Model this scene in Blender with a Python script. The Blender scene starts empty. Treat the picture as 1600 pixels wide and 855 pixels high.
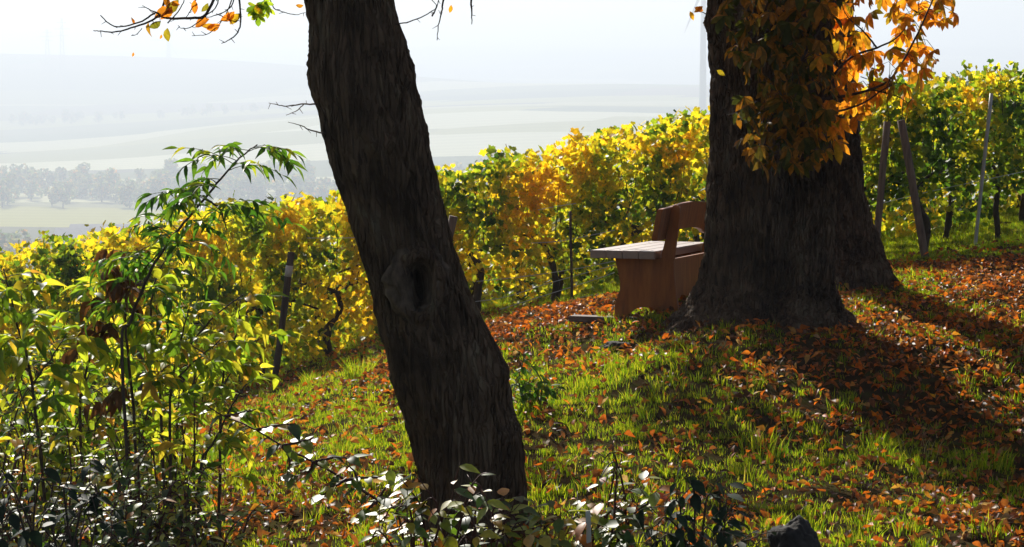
import bpy, bmesh, math, random
import numpy as np
from mathutils import Vector, Matrix, Euler, noise, Quaternion

random.seed(7); rng = np.random.default_rng(7)
S = bpy.context.scene
COL = S.collection
R_ = math.radians

# ---------------------------------------------------------------- camera
EYE = 1.8
F = 3200.0
PITCH = math.atan(267.5 / F)
cam_d = bpy.data.cameras.new('camera'); cam = bpy.data.objects.new('camera', cam_d); COL.objects.link(cam)
cam_d.sensor_width = 36.0; cam_d.lens = 36.0 * F / 1600.0
cam_d.clip_start = 0.1; cam_d.clip_end = 30000
cam.location = (0, 0, EYE); cam.rotation_euler = (math.pi / 2 - PITCH, 0, 0)
S.camera = cam

# ---------------------------------------------------------------- sky and sun
SUN_EL, SUN_AZ = R_(30), R_(-17)
w = bpy.data.worlds.new('World'); S.world = w; w.use_nodes = True
nt = w.node_tree
sky = nt.nodes.new('ShaderNodeTexSky'); sky.sky_type = 'NISHITA'; sky.sun_disc = False
sky.sun_elevation = SUN_EL; sky.sun_rotation = SUN_AZ; sky.dust_density = 1.5; sky.air_density = 0.8
bg = nt.nodes['Background']; bg.inputs[1].default_value = 0.05
nt.links.new(sky.outputs[0], bg.inputs[0])
sun_d = bpy.data.lights.new('sun', 'SUN'); sun_d.energy = 5.0; sun_d.angle = R_(0.53); sun_d.color = (1, 0.945, 0.85)
sun = bpy.data.objects.new('sun', sun_d); COL.objects.link(sun)
SV = Vector((math.sin(SUN_AZ) * math.cos(SUN_EL), math.cos(SUN_AZ) * math.cos(SUN_EL), math.sin(SUN_EL)))
sun.rotation_euler = (-SV).to_track_quat('-Z', 'Y').to_euler(); sun.location = SV * 50
S.view_settings.view_transform = 'Standard'; S.view_settings.look = 'None'
S.view_settings.exposure = 0.85; S.view_settings.gamma = 1.0
cy = S.cycles
cy.max_bounces = 6; cy.diffuse_bounces = 3; cy.glossy_bounces = 2; cy.transmission_bounces = 3; cy.volume_bounces = 0
cy.transparent_max_bounces = 4; cy.use_denoising = True

# ---------------------------------------------------------------- helpers
def ray(px, py):
    a = (px - 800) / F; b = (427.5 - py) / F; c, s = math.cos(PITCH), math.sin(PITCH)
    return Vector((a, c + b * s, -s + b * c))
def at(px, py, Y):
    d = ray(px, py); t = Y / d.y
    return Vector((d.x * t, Y, EYE + d.z * t))

def tag(o, label=None, cat=None, group=None, kind=None):
    if label: o['label'] = label
    if cat: o['category'] = cat
    if group: o['group'] = group
    if kind: o['kind'] = kind
    return o
def link(o, parent=None, mw=None):
    COL.objects.link(o)
    if parent is not None: o.parent = parent
    if mw is not None: o.matrix_local = mw
    return o
def empty(name, loc, rz=0):
    o = bpy.data.objects.new(name, None); o.empty_display_size = .1
    o.location = loc; o.rotation_euler = (0, 0, rz); COL.objects.link(o); return o
def me_np(name, V, Fc, mat=None, smooth=False):
    V = np.asarray(V, dtype=np.float32); Fc = np.asarray(Fc, dtype=np.int32)
    m = bpy.data.meshes.new(name); k = Fc.shape[1]; n = len(Fc)
    m.vertices.add(len(V)); m.vertices.foreach_set('co', V.ravel())
    m.loops.add(n * k); m.loops.foreach_set('vertex_index', Fc.ravel())
    m.polygons.add(n); m.polygons.foreach_set('loop_start', np.arange(0, n * k, k, dtype=np.int32))
    try: m.polygons.foreach_set('loop_total', np.full(n, k, dtype=np.int32))
    except Exception: pass
    if smooth: m.polygons.foreach_set('use_smooth', np.ones(n, dtype=bool))
    m.update(calc_edges=True); m.validate()
    if mat: m.materials.append(mat)
    return m
def ob(name, m, parent=None, mw=None):
    return link(bpy.data.objects.new(name, m), parent, mw)

class Geo:
    """collects tubes, boxes and prisms into one mesh"""
    def __init__(s): s.v = []; s.f = []
    def add(s, V, Fc):
        b = len(s.v); s.v += [tuple(p) for p in V]; s.f += [tuple(i + b for i in f) for f in Fc]
    def tube(s, pts, rad, n=6, cap=True):
        pts = [Vector(p) for p in pts]
        if not hasattr(rad, '__len__'): rad = [rad] * len(pts)
        V = []; ref = None
        for i, p in enumerate(pts):
            t = (pts[min(i + 1, len(pts) - 1)] - pts[max(i - 1, 0)]).normalized()
            if ref is None:
                ref = t.orthogonal().normalized()
            ref = (ref - t * ref.dot(t)).normalized(); q = t.cross(ref)
            for k in range(n):
                a = 2 * math.pi * k / n
                V.append(p + (ref * math.cos(a) + q * math.sin(a)) * rad[i])
        Fc = [(i * n + k, i * n + (k + 1) % n, (i + 1) * n + (k + 1) % n, (i + 1) * n + k) for i in range(len(pts) - 1) for k in range(n)]
        if cap:
            Fc.append(tuple(range(n - 1, -1, -1))); Fc.append(tuple((len(pts) - 1) * n + k for k in range(n)))
        s.add(V, Fc); return s
    def box(s, c, d):
        x, y, z = c; a, b, h = d[0] / 2, d[1] / 2, d[2] / 2
        V = [(x + i * a, y + j * b, z + k * h) for k in (-1, 1) for j in (-1, 1) for i in (-1, 1)]
        s.add(V, [(0, 2, 3, 1), (4, 5, 7, 6), (0, 1, 5, 4), (2, 6, 7, 3), (0, 4, 6, 2), (1, 3, 7, 5)]); return s
    def prism(s, P, f):
        """polygon P of (u,v); f(u,v,side) -> xyz, side 0/1"""
        n = len(P); V = [f(u, v, 0) for u, v in P] + [f(u, v, 1) for u, v in P]
        Fc = [tuple(range(n)), tuple(range(2 * n - 1, n - 1, -1))] + [(i + n, (i + 1) % n + n, (i + 1) % n, i) for i in range(n)]
        s.add(V, Fc); return s
    def build(s, name, mat, parent=None, smooth=False, bevel=0):
        m = bpy.data.meshes.new(name); m.from_pydata(s.v, [], s.f); m.materials.append(mat)
        bm = bmesh.new(); bm.from_mesh(m); bmesh.ops.recalc_face_normals(bm, faces=bm.faces)
        if bevel: bmesh.ops.bevel(bm, geom=bm.edges[:], offset=bevel, segments=2, affect='EDGES', clamp_overlap=True)
        bm.to_mesh(m); bm.free()
        if smooth: m.polygons.foreach_set('use_smooth', [True] * len(m.polygons))
        m.update(); return ob(name, m, parent)

def smooth_path(pts, n=8, jitter=0.0, rnd=random):
    """Catmull-Rom through the points"""
    P = [Vector(p) for p in pts]; P = [P[0] * 2 - P[1]] + P + [P[-1] * 2 - P[-2]]; out = []
    for i in range(1, len(P) - 2):
        for k in range(n):
            t = k / n
            q = 0.5 * ((2 * P[i]) + (P[i + 1] - P[i - 1]) * t + (2 * P[i - 1] - 5 * P[i] + 4 * P[i + 1] - P[i + 2]) * t * t + (-P[i - 1] + 3 * P[i] - 3 * P[i + 1] + P[i + 2]) * t ** 3)
            if jitter: q += Vector((rnd.uniform(-1, 1), rnd.uniform(-1, 1), rnd.uniform(-1, 1))) * jitter
            out.append(q)
    out.append(P[-2]); return out
def taper(n, a, b): return [a + (b - a) * i / max(1, n - 1) for i in range(n)]

def leaf_shape(L, W, prof, droop=.15, fold=.2, twist=0, n=5):
    """elongated leaf along +Y, face up +Z; returns V, tri F"""
    V = []; T = np.linspace(0, 1, n)
    for i, t in enumerate(T):
        hw = W * np.interp(t, np.linspace(0, 1, len(prof)), prof); z = -droop * L * t * t; a = twist * t
        V += [(-hw * math.cos(a), L * t, z + fold * hw - hw * math.sin(a)), (0, L * t, z), (hw * math.cos(a), L * t, z + fold * hw + hw * math.sin(a))]
    Fc = []
    for i in range(n - 1):
        b = i * 3
        for c in (0, 1):
            Fc += [(b + c, b + c + 1, b + c + 4), (b + c, b + c + 4, b + c + 3)]
    return np.array(V), np.array(Fc)
def grape_shape(S_, rnd, cup=.12):
    out = []; lobes = [0, 1.05, -1.05, 2.05, -2.05]; n = 20
    for k in range(n):
        a = -math.pi + 2 * math.pi * (k + .5) / n
        r = .62
        for l in lobes:
            d = abs((a - l + math.pi) % (2 * math.pi) - math.pi); r = max(r, 1.0 * (1 if l == 0 else .93 if abs(l) < 1.5 else .78) - d * .62)
        if abs(abs(a) - math.pi) < .3: r *= .55
        r *= 1 + rnd.uniform(-.09, .09)
        x, y = math.sin(a) * r, math.cos(a) * r
        z = cup * (abs(x)) - .22 * y * abs(y) + rnd.uniform(-.05, .05)
        out.append((x * S_ * .5, y * S_ * .5 + S_ * .15, z * S_ * .5))
    V = [(0, S_ * .12, 0)] + out
    Fc = [(0, k + 1, (k + 1) % n + 1) for k in range(n)]
    return np.array(V), np.array(Fc)
def eulers(N, tilt=(0, .6), rnd=rng, yaw=None):
    """random rotation matrices: yaw, then tilt away from flat"""
    yaw = rnd.uniform(0, 2 * np.pi, N) if yaw is None else yaw
    ti = rnd.uniform(tilt[0], tilt[1], N); ro = rnd.uniform(-.5, .5, N)
    cz, sz = np.cos(yaw), np.sin(yaw); cx, sx = np.cos(-ti), np.sin(-ti); cr, sr = np.cos(ro), np.sin(ro)
    Z = np.zeros((N, 3, 3)); Z[:, 0, 0] = cz; Z[:, 0, 1] = -sz; Z[:, 1, 0] = sz; Z[:, 1, 1] = cz; Z[:, 2, 2] = 1
    X = np.zeros((N, 3, 3)); X[:, 0, 0] = 1; X[:, 1, 1] = cx; X[:, 1, 2] = -sx; X[:, 2, 1] = sx; X[:, 2, 2] = cx
    Y = np.zeros((N, 3, 3)); Y[:, 1, 1] = 1; Y[:, 0, 0] = cr; Y[:, 0, 2] = sr; Y[:, 2, 0] = -sr; Y[:, 2, 2] = cr
    return Z @ X @ Y
def cloud(shapes, pos, Rm, sc):
    """many copies of the shapes merged into arrays"""
    Vs, Fs, b = [], [], 0; N = len(pos); pick = rng.integers(0, len(shapes), N)
    for k, (V, Fc) in enumerate(shapes):
        idx = np.where(pick == k)[0]
        if not len(idx): continue
        W_ = np.einsum('nij,vj->nvi', Rm[idx], V) * sc[idx][:, None, None] + pos[idx][:, None, :]
        Vs.append(W_.reshape(-1, 3)); Fs.append((Fc[None] + (np.arange(len(idx)) * len(V))[:, None, None]).reshape(-1, 3) + b)
        b += len(idx) * len(V)
    return np.concatenate(Vs), np.concatenate(Fs)
def mat4(pos, R3, s=1.0):
    M = Matrix([[R3[0][0], R3[0][1], R3[0][2]], [R3[1][0], R3[1][1], R3[1][2]], [R3[2][0], R3[2][1], R3[2][2]]]).to_4x4()
    return Matrix.Translation(Vector(pos)) @ M @ Matrix.Scale(s, 4)

# ---------------------------------------------------------------- materials
def new_mat(name):
    m = bpy.data.materials.new(name); m.use_nodes = True
    n = m.node_tree; return m, n, n.nodes['Principled BSDF'], n.nodes['Material Output']
def ramp(n, stops):
    r = n.nodes.new('ShaderNodeValToRGB'); e = r.color_ramp.elements
    while len(e) < len(stops): e.new(.5)
    for i, (p, c) in enumerate(stops): e[i].position = p; e[i].color = (*c, 1)
    return r
def leaf_mat(name, stops, trans=.55, rough=.45, spec=.5, tmul=(1.5, 1.5, 1.0), spots=None, clump=0):
    m, n, p, out = new_mat(name)
    g = n.nodes.new('ShaderNodeNewGeometry'); oi = n.nodes.new('ShaderNodeObjectInfo')
    a = n.nodes.new('ShaderNodeMath'); a.operation = 'ADD'; f = n.nodes.new('ShaderNodeMath'); f.operation = 'FRACT'
    n.links.new(g.outputs['Random Per Island'], a.inputs[0]); n.links.new(oi.outputs['Random'], a.inputs[1]); n.links.new(a.outputs[0], f.inputs[0])
    fac = f.outputs[0]
    if clump:
        gp = n.nodes.new('ShaderNodeTexNoise'); gp.inputs['Scale'].default_value = clump; gp.inputs['Detail'].default_value = 2; n.links.new(g.outputs['Position'], gp.inputs['Vector'])
        m1 = n.nodes.new('ShaderNodeMath'); m1.operation = 'MULTIPLY_ADD'; m1.inputs[1].default_value = 2.2; m1.inputs[2].default_value = -.81; n.links.new(gp.outputs[0], m1.inputs[0])
        m2_ = n.nodes.new('ShaderNodeMath'); m2_.operation = 'MULTIPLY_ADD'; m2_.inputs[1].default_value = .55; m2_.use_clamp = True; n.links.new(fac, m2_.inputs[0]); n.links.new(m1.outputs[0], m2_.inputs[2]); fac = m2_.outputs[0]
    r = ramp(n, stops); n.links.new(fac, r.inputs[0]); col = r.outputs[0]
    tc = n.nodes.new('ShaderNodeTexCoord'); ns = n.nodes.new('ShaderNodeTexNoise'); ns.inputs['Scale'].default_value = 38; ns.inputs['Detail'].default_value = 3
    n.links.new(tc.outputs['Object'], ns.inputs['Vector'])
    hs = n.nodes.new('ShaderNodeHueSaturation'); mr = n.nodes.new('ShaderNodeMapRange')
    mr.inputs[1].default_value = .3; mr.inputs[2].default_value = .7; mr.inputs[3].default_value = .62; mr.inputs[4].default_value = 1.25
    n.links.new(ns.outputs[0], mr.inputs[0]); n.links.new(mr.outputs[0], hs.inputs['Value']); n.links.new(col, hs.inputs['Color']); col = hs.outputs[0]
    if spots:
        n2 = n.nodes.new('ShaderNodeTexNoise'); n2.inputs['Scale'].default_value = spots[1]; n.links.new(tc.outputs['Object'], n2.inputs['Vector'])
        m2 = n.nodes.new('ShaderNodeMapRange'); m2.inputs[1].default_value = .62; m2.inputs[2].default_value = .72
        n.links.new(n2.outputs[0], m2.inputs[0]); mx = n.nodes.new('ShaderNodeMix'); mx.data_type = 'RGBA'
        n.links.new(m2.outputs[0], mx.inputs[0]); n.links.new(col, mx.inputs[6]); mx.inputs[7].default_value = (*spots[0], 1); col = mx.outputs[2]
    n.links.new(col, p.inputs['Base Color']); p.inputs['Roughness'].default_value = rough
    p.inputs['Specular IOR Level'].default_value = spec
    t = n.nodes.new('ShaderNodeBsdfTranslucent'); mu = n.nodes.new('ShaderNodeMix'); mu.data_type = 'RGBA'; mu.blend_type = 'MULTIPLY'
    mu.inputs[0].default_value = 1; n.links.new(col, mu.inputs[6]); mu.inputs[7].default_value = (*tmul, 1); n.links.new(mu.outputs[2], t.inputs[0])
    ms = n.nodes.new('ShaderNodeMixShader'); ms.inputs[0].default_value = trans
    n.links.new(p.outputs[0], ms.inputs[1]); n.links.new(t.outputs[0], ms.inputs[2]); n.links.new(ms.outputs[0], out.inputs[0])
    return m
def rough_mat(name, c1, c2, scale=8, rough=.8, bump=.3, stretch=(1, 1, 1), detail=6, spec=.3, bdist=.01, wave=None):
    m, n, p, out = new_mat(name)
    tc = n.nodes.new('ShaderNodeTexCoord'); mp = n.nodes.new('ShaderNodeMapping'); mp.inputs['Scale'].default_value = stretch
    n.links.new(tc.outputs['Object'], mp.inputs[0])
    ns = n.nodes.new('ShaderNodeTexNoise'); ns.inputs['Scale'].default_value = scale; ns.inputs['Detail'].default_value = detail; ns.inputs['Roughness'].default_value = .65
    n.links.new(mp.outputs[0], ns.inputs['Vector'])
    r = ramp(n, [(.32, c1), (.68, c2)]); src = ns.outputs[0]
    if wave:
        wv = n.nodes.new('ShaderNodeTexWave'); wv.bands_direction = wave[0]; wv.inputs['Scale'].default_value = wave[1]; wv.inputs['Distortion'].default_value = wave[2]; wv.inputs['Detail'].default_value = 3
        n.links.new(mp.outputs[0], wv.inputs['Vector']); mm = n.nodes.new('ShaderNodeMath'); mm.operation = 'MULTIPLY_ADD'; mm.inputs[1].default_value = .35
        ml = n.nodes.new('ShaderNodeMath'); ml.operation = 'MULTIPLY'; ml.inputs[1].default_value = .65; n.links.new(src, ml.inputs[0])
        n.links.new(wv.outputs[1], mm.inputs[0]); n.links.new(ml.outputs[0], mm.inputs[2]); src = mm.outputs[0]
    n.links.new(src, r.inputs[0]); n.links.new(r.outputs[0], p.inputs['Base Color'])
    p.inputs['Roughness'].default_value = rough; p.inputs['Specular IOR Level'].default_value = spec
    b = n.nodes.new('ShaderNodeBump'); b.inputs['Strength'].default_value = bump; b.inputs['Distance'].default_value = bdist
    n.links.new(src, b.inputs['Height']); n.links.new(b.outputs[0], p.inputs['Normal'])
    return m

M = {}
M['vine_leaf'] = leaf_mat('vine_leaf', [(0, (.030, .075, .010)), (.25, (.09, .18, .014)), (.45, (.26, .35, .018)), (.66, (.58, .52, .025)), (.96, (.74, .52, .022)), (1, (.72, .46, .02))], trans=.6, rough=.5, spec=.3, spots=((.20, .075, .012), 26), clump=1.7, tmul=(1.6, 1.5, 1))
M['vine_leaf_green'] = leaf_mat('vine_leaf_green', [(0, (.025, .065, .008)), (.45, (.07, .15, .012)), (.7, (.20, .29, .016)), (1, (.56, .46, .025))], trans=.6, rough=.5, spec=.3, clump=1.7, tmul=(1.6, 1.5, 1))
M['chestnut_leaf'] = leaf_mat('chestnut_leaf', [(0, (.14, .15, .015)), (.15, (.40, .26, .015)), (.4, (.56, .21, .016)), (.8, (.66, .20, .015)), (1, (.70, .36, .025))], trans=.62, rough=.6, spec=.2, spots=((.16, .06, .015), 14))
M['chestnut_shaded'] = leaf_mat('chestnut_shaded', [(0, (.04, .05, .012)), (.3, (.09, .09, .015)), (.55, (.18, .10, .016)), (.8, (.32, .13, .016)), (1, (.45, .19, .02))], trans=.35, rough=.6, spec=.15)  # greener, browner leaves over the trunk, with their shade put into the colour
M['fallen'] = leaf_mat('fallen', [(0, (.05, .025, .012)), (.3, (.14, .055, .022)), (.55, (.26, .085, .022)), (.75, (.50, .12, .015)), (.88, (.60, .14, .012)), (.95, (.55, .27, .03)), (1, (.34, .22, .12))], trans=.45, rough=.5, spec=.25)
M['ash_leaf'] = leaf_mat('ash_leaf', [(0, (.03, .09, .010)), (.5, (.07, .16, .014)), (.8, (.15, .25, .018)), (1, (.40, .38, .03))], trans=.66, rough=.42, spec=.35, tmul=(1.6, 1.6, 1))
M['ash_leaf_pale'] = leaf_mat('ash_leaf_pale', [(0, (.07, .15, .012)), (.35, (.20, .31, .02)), (.7, (.42, .46, .03)), (.9, (.60, .50, .04)), (1, (.5, .25, .04))], trans=.68, tmul=(1.5, 1.5, 1), rough=.45, spec=.3)
M['dead_leaf'] = leaf_mat('dead_leaf', [(0, (.05, .025, .012)), (.6, (.14, .055, .02)), (1, (.30, .13, .03))], trans=.35, rough=.7, spec=.2)
M['gloss_leaf'] = leaf_mat('gloss_leaf', [(0, (.02, .06, .012)), (.32, (.08, .17, .016)), (.58, (.24, .32, .02)), (.84, (.50, .44, .03)), (.97, (.55, .18, .02)), (1, (.45, .06, .02))], trans=.48, rough=.48, spec=1.0)
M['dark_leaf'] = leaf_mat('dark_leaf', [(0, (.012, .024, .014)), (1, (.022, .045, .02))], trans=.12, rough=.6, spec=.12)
M['grass'] = leaf_mat('grass', [(0, (.06, .14, .008)), (.5, (.20, .28, .010)), (.82, (.38, .40, .015)), (1, (.36, .27, .06))], trans=.62, tmul=(1.6, 1.6, .8), rough=.45, spec=.3)
M['dry_grass'] = leaf_mat('dry_grass', [(0, (.30, .22, .10)), (1, (.42, .33, .17))], trans=.35, rough=.6, spec=.2)
def bark_mat(name, seed, zs=.10, bd=.012):
    m, n, p, out = new_mat(name); tc = n.nodes.new('ShaderNodeTexCoord'); mp = n.nodes.new('ShaderNodeMapping'); mp.inputs['Scale'].default_value = (1, 1, zs); mp.inputs['Location'].default_value = (seed, 0, seed)
    n.links.new(tc.outputs['Object'], mp.inputs[0]); nw = n.nodes.new('ShaderNodeTexNoise'); nw.inputs['Scale'].default_value = 9; nw.inputs['Detail'].default_value = 3; n.links.new(mp.outputs[0], nw.inputs['Vector'])
    ad = n.nodes.new('ShaderNodeMix'); ad.data_type = 'RGBA'; ad.blend_type = 'LINEAR_LIGHT'; ad.inputs[0].default_value = .035; n.links.new(mp.outputs[0], ad.inputs[6]); n.links.new(nw.outputs[1], ad.inputs[7])
    v1 = n.nodes.new('ShaderNodeTexVoronoi'); v1.inputs['Scale'].default_value = 48; v1.feature = 'DISTANCE_TO_EDGE'; v2 = n.nodes.new('ShaderNodeTexVoronoi'); v2.inputs['Scale'].default_value = 48
    for v in (v1, v2): n.links.new(ad.outputs[2], v.inputs['Vector'])
    sp = n.nodes.new('ShaderNodeSeparateColor'); n.links.new(v2.outputs['Color'], sp.inputs[0])
    big = n.nodes.new('ShaderNodeTexNoise'); big.inputs['Scale'].default_value = 5; big.inputs['Detail'].default_value = 6; n.links.new(tc.outputs['Object'], big.inputs['Vector'])
    a = n.nodes.new('ShaderNodeMath'); a.operation = 'MULTIPLY_ADD'; a.inputs[1].default_value = .26; n.links.new(sp.outputs[0], a.inputs[0])
    b = n.nodes.new('ShaderNodeMath'); b.operation = 'MULTIPLY'; b.inputs[1].default_value = .92; n.links.new(big.outputs[0], b.inputs[0]); n.links.new(b.outputs[0], a.inputs[2])
    cr = ramp(n, [(.22, (.020, .014, .010)), (.45, (.058, .039, .025)), (.7, (.13, .088, .056)), (.9, (.18, .15, .10))]); n.links.new(a.outputs[0], cr.inputs[0])
    n.links.new(cr.outputs[0], p.inputs['Base Color']); p.inputs['Roughness'].default_value = .95; p.inputs['Specular IOR Level'].default_value = .1
    e = n.nodes.new('ShaderNodeMapRange'); e.inputs[2].default_value = .16; n.links.new(v1.outputs['Distance'], e.inputs[0])
    bu = n.nodes.new('ShaderNodeBump'); bu.inputs['Strength'].default_value = 1; bu.inputs['Distance'].default_value = bd; n.links.new(e.outputs[0], bu.inputs['Height'])
    b2 = n.nodes.new('ShaderNodeBump'); b2.inputs['Strength'].default_value = .6; b2.inputs['Distance'].default_value = .006; n.links.new(big.outputs[0], b2.inputs['Height']); n.links.new(bu.outputs[0], b2.inputs['Normal']); n.links.new(b2.outputs[0], p.inputs['Normal'])
    return m
M['bark'] = bark_mat('bark', 1.3); M['bark2'] = bark_mat('bark2', 4.1, .17, .022)
M['twig'] = rough_mat('twig', (.035, .025, .02), (.09, .06, .045), 30, .8, .2)
M['red_twig'] = rough_mat('red_twig', (.05, .014, .012), (.09, .03, .02), 30, .6, .2)
M['vine_wood'] = rough_mat('vine_wood', (.025, .017, .012), (.08, .055, .038), 25, .95, .6, (1, 1, .3))
M['green_stem'] = rough_mat('green_stem', (.07, .10, .02), (.12, .14, .03), 30, .6, .1)
M['bench_wood'] = rough_mat('bench_wood', (.19, .052, .006), (.40, .13, .016), 5, .5, .12, (4, 4, .6), spec=.35, bdist=.004)
M['bench_plank'] = rough_mat('bench_plank', (.12, .042, .018), (.21, .078, .032), 6, .5, .10, (6, .6, 3), spec=1.0, bdist=.001)
M['bench_plank'].node_tree.nodes['Principled BSDF'].inputs['Coat Weight'].default_value = 1; M['bench_plank'].node_tree.nodes['Principled BSDF'].inputs['Coat Roughness'].default_value = .36; M['bench_plank'].node_tree.nodes['Principled BSDF'].inputs['Coat IOR'].default_value = 1.9
M['old_board'] = rough_mat('old_board', (.09, .06, .045), (.16, .11, .085), 8, .7, .3, (1, 4, 1))
M['post_wood'] = rough_mat('post_wood', (.09, .062, .045), (.22, .16, .115), 9, .85, .5, (4, 4, .5))
M['dark_post'] = rough_mat('dark_post', (.035, .024, .018), (.10, .065, .045), 9, .85, .5, (4, 4, .5))
M['white_paint'] = rough_mat('white_paint', (.42, .38, .33), (.62, .58, .52), 30, .7, .1)
M['zinc'] = rough_mat('zinc', (.30, .31, .31), (.44, .45, .45), 12, .45, .05)
M['wire'] = rough_mat('wire', (.40, .40, .40), (.55, .55, .55), 20, .3, 0)
M['stone'] = rough_mat('stone', (.012, .011, .010), (.045, .04, .034), 9, .9, .8, bdist=.02)
M['stake'] = rough_mat('stake', (.50, .52, .45), (.66, .66, .58), 12, .6, .1)
M['far_tree'] = leaf_mat('far_tree', [(0, (.08, .14, .08)), (.5, (.16, .22, .09)), (.8, (.34, .32, .12)), (1, (.50, .22, .09))], trans=.5, rough=.8, spec=.1)
M['far_bark'] = rough_mat('far_bark', (.05, .04, .03), (.09, .07, .05), 1, .9, 0)
M['far_wall'] = rough_mat('far_wall', (.40, .38, .35), (.5, .48, .44), .3, .9, 0)
M['far_roof'] = rough_mat('far_roof', (.42, .36, .34), (.52, .46, .43), .5, .8, 0)
M['steel'] = rough_mat('steel', (.18, .19, .20), (.26, .27, .28), .2, .7, 0)
M['turbine'] = rough_mat('turbine', (.34, .35, .36), (.38, .39, .40), .1, .6, 0)

# ---------------------------------------------------------------- terrain
CP = [(735,830,8.7),(1000,497,13.0),(1220,516,12.2),(1120,520,11.95),(1300,520,11.95),(1300,447,15),(1600,345,22),(1540,382,19.5),(1420,404,18.3),(1100,452,19),(900,478,18.5),
      (760,492,18.3),(600,530,17.8),(430,592,17.4),(300,642,17.5),(100,700,18),(-100,740,18),(500,705,10.8),(450,632,14),(560,575,15.5),(1600,855,8.0),
      (1500,700,10.3),(1600,600,11.5),(1600,500,13.5),(1600,425,16),(1100,605,10.9),(900,562,12.4),(1000,740,9.5),(300,850,8.8),(0,900,8.6),(850,490,14.5),(1000,468,16.5)]
cp = [tuple(at(*c)) for c in CP] + [(0, 0, .05), (-4, 1, -.1), (4, 1, .15), (-7, 10, -.9), (7, 10, .4), (7, 20, .75), (-8, 18, -2.2), (0, 26, -.55), (9, 27, .8), (-9, 27, -2.6), (4, 24, .35), (0, 5, -.02), (3, 5, .02), (-3, 5.5, -.1)]
cp = np.array([(a, b, c) for a, b, c in cp])
def _k(r): return np.where(r > 1e-9, r * r * np.log(np.maximum(r, 1e-9)), 0)
_n = len(cp); _A = np.zeros((_n + 3, _n + 3)); _D = np.hypot(cp[:, None, 0] - cp[None, :, 0], cp[:, None, 1] - cp[None, :, 1])
_A[:_n, :_n] = _k(_D) + np.eye(_n) * .04; _P = np.c_[np.ones(_n), cp[:, :2]]; _A[:_n, _n:] = _P; _A[_n:, :_n] = _P.T
_w = np.linalg.solve(_A, np.r_[cp[:, 2], 0, 0, 0])
def tps(x, y):
    x = np.clip(x, -9, 9); y = np.clip(y, -2, 27); s = _w[_n] + _w[_n + 1] * x + _w[_n + 2] * y
    for i in range(_n): s = s + _w[i] * _k(np.hypot(x - cp[i, 0], y - cp[i, 1]))
    return s
def sst(a, b, x): t = np.clip((x - a) / (b - a), 0, 1); return t * t * (3 - 2 * t)
YL = [-1000, 0, 30, 60, 150, 400, 800, 1300, 1700, 2000, 2600, 3050, 3500, 4000, 5200, 6200, 7000, 9000]
ZL = [5, 1.8, -4, -12, -28, -52, -60, -60, -55, -47, -21, 14, 82, 66, 70, 158, 130, 100]
ZR = [5, 1.8, -4, -12, -28, -52, -60, -58, -32, -6, 6, 22, 34, 20, 60, 158, 130, 100]
def far(x, y):
    u = sst(-620, 60, x + 60 * np.sin(y / 400.)); z = np.interp(y, YL, ZL) * (1 - u) + np.interp(y, YL, ZR) * u - 1.8 + EYE
    q = sst(500, 2500, y)
    return z + q * (7 * np.sin(x / 310. + .6) * np.cos(y / 420.) + 4 * np.sin(x / 140. + y / 230.)) + sst(5000, 6000, y) * 16 * np.sin(x / 900. + 1)
def T(x, y):
    x = np.asarray(x, float); y = np.asarray(y, float)
    d = np.hypot(np.maximum(np.abs(x) - 9, 0), np.maximum(np.maximum(y - 27, -2 - y), 0)); u = sst(0, 70, d)
    near = tps(x, y) + .018 * np.sin(x * 5.1 + 1) * np.sin(y * 4.3) + .012 * np.sin(x * 11 + y * 3) * np.cos(y * 9.7 - x * 2) - .06 * np.minimum(d, 60) * (1 - u)
    return near * (1 - u) + far(x, y) * u
def Tz(x, y): return float(T(x, y))

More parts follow.
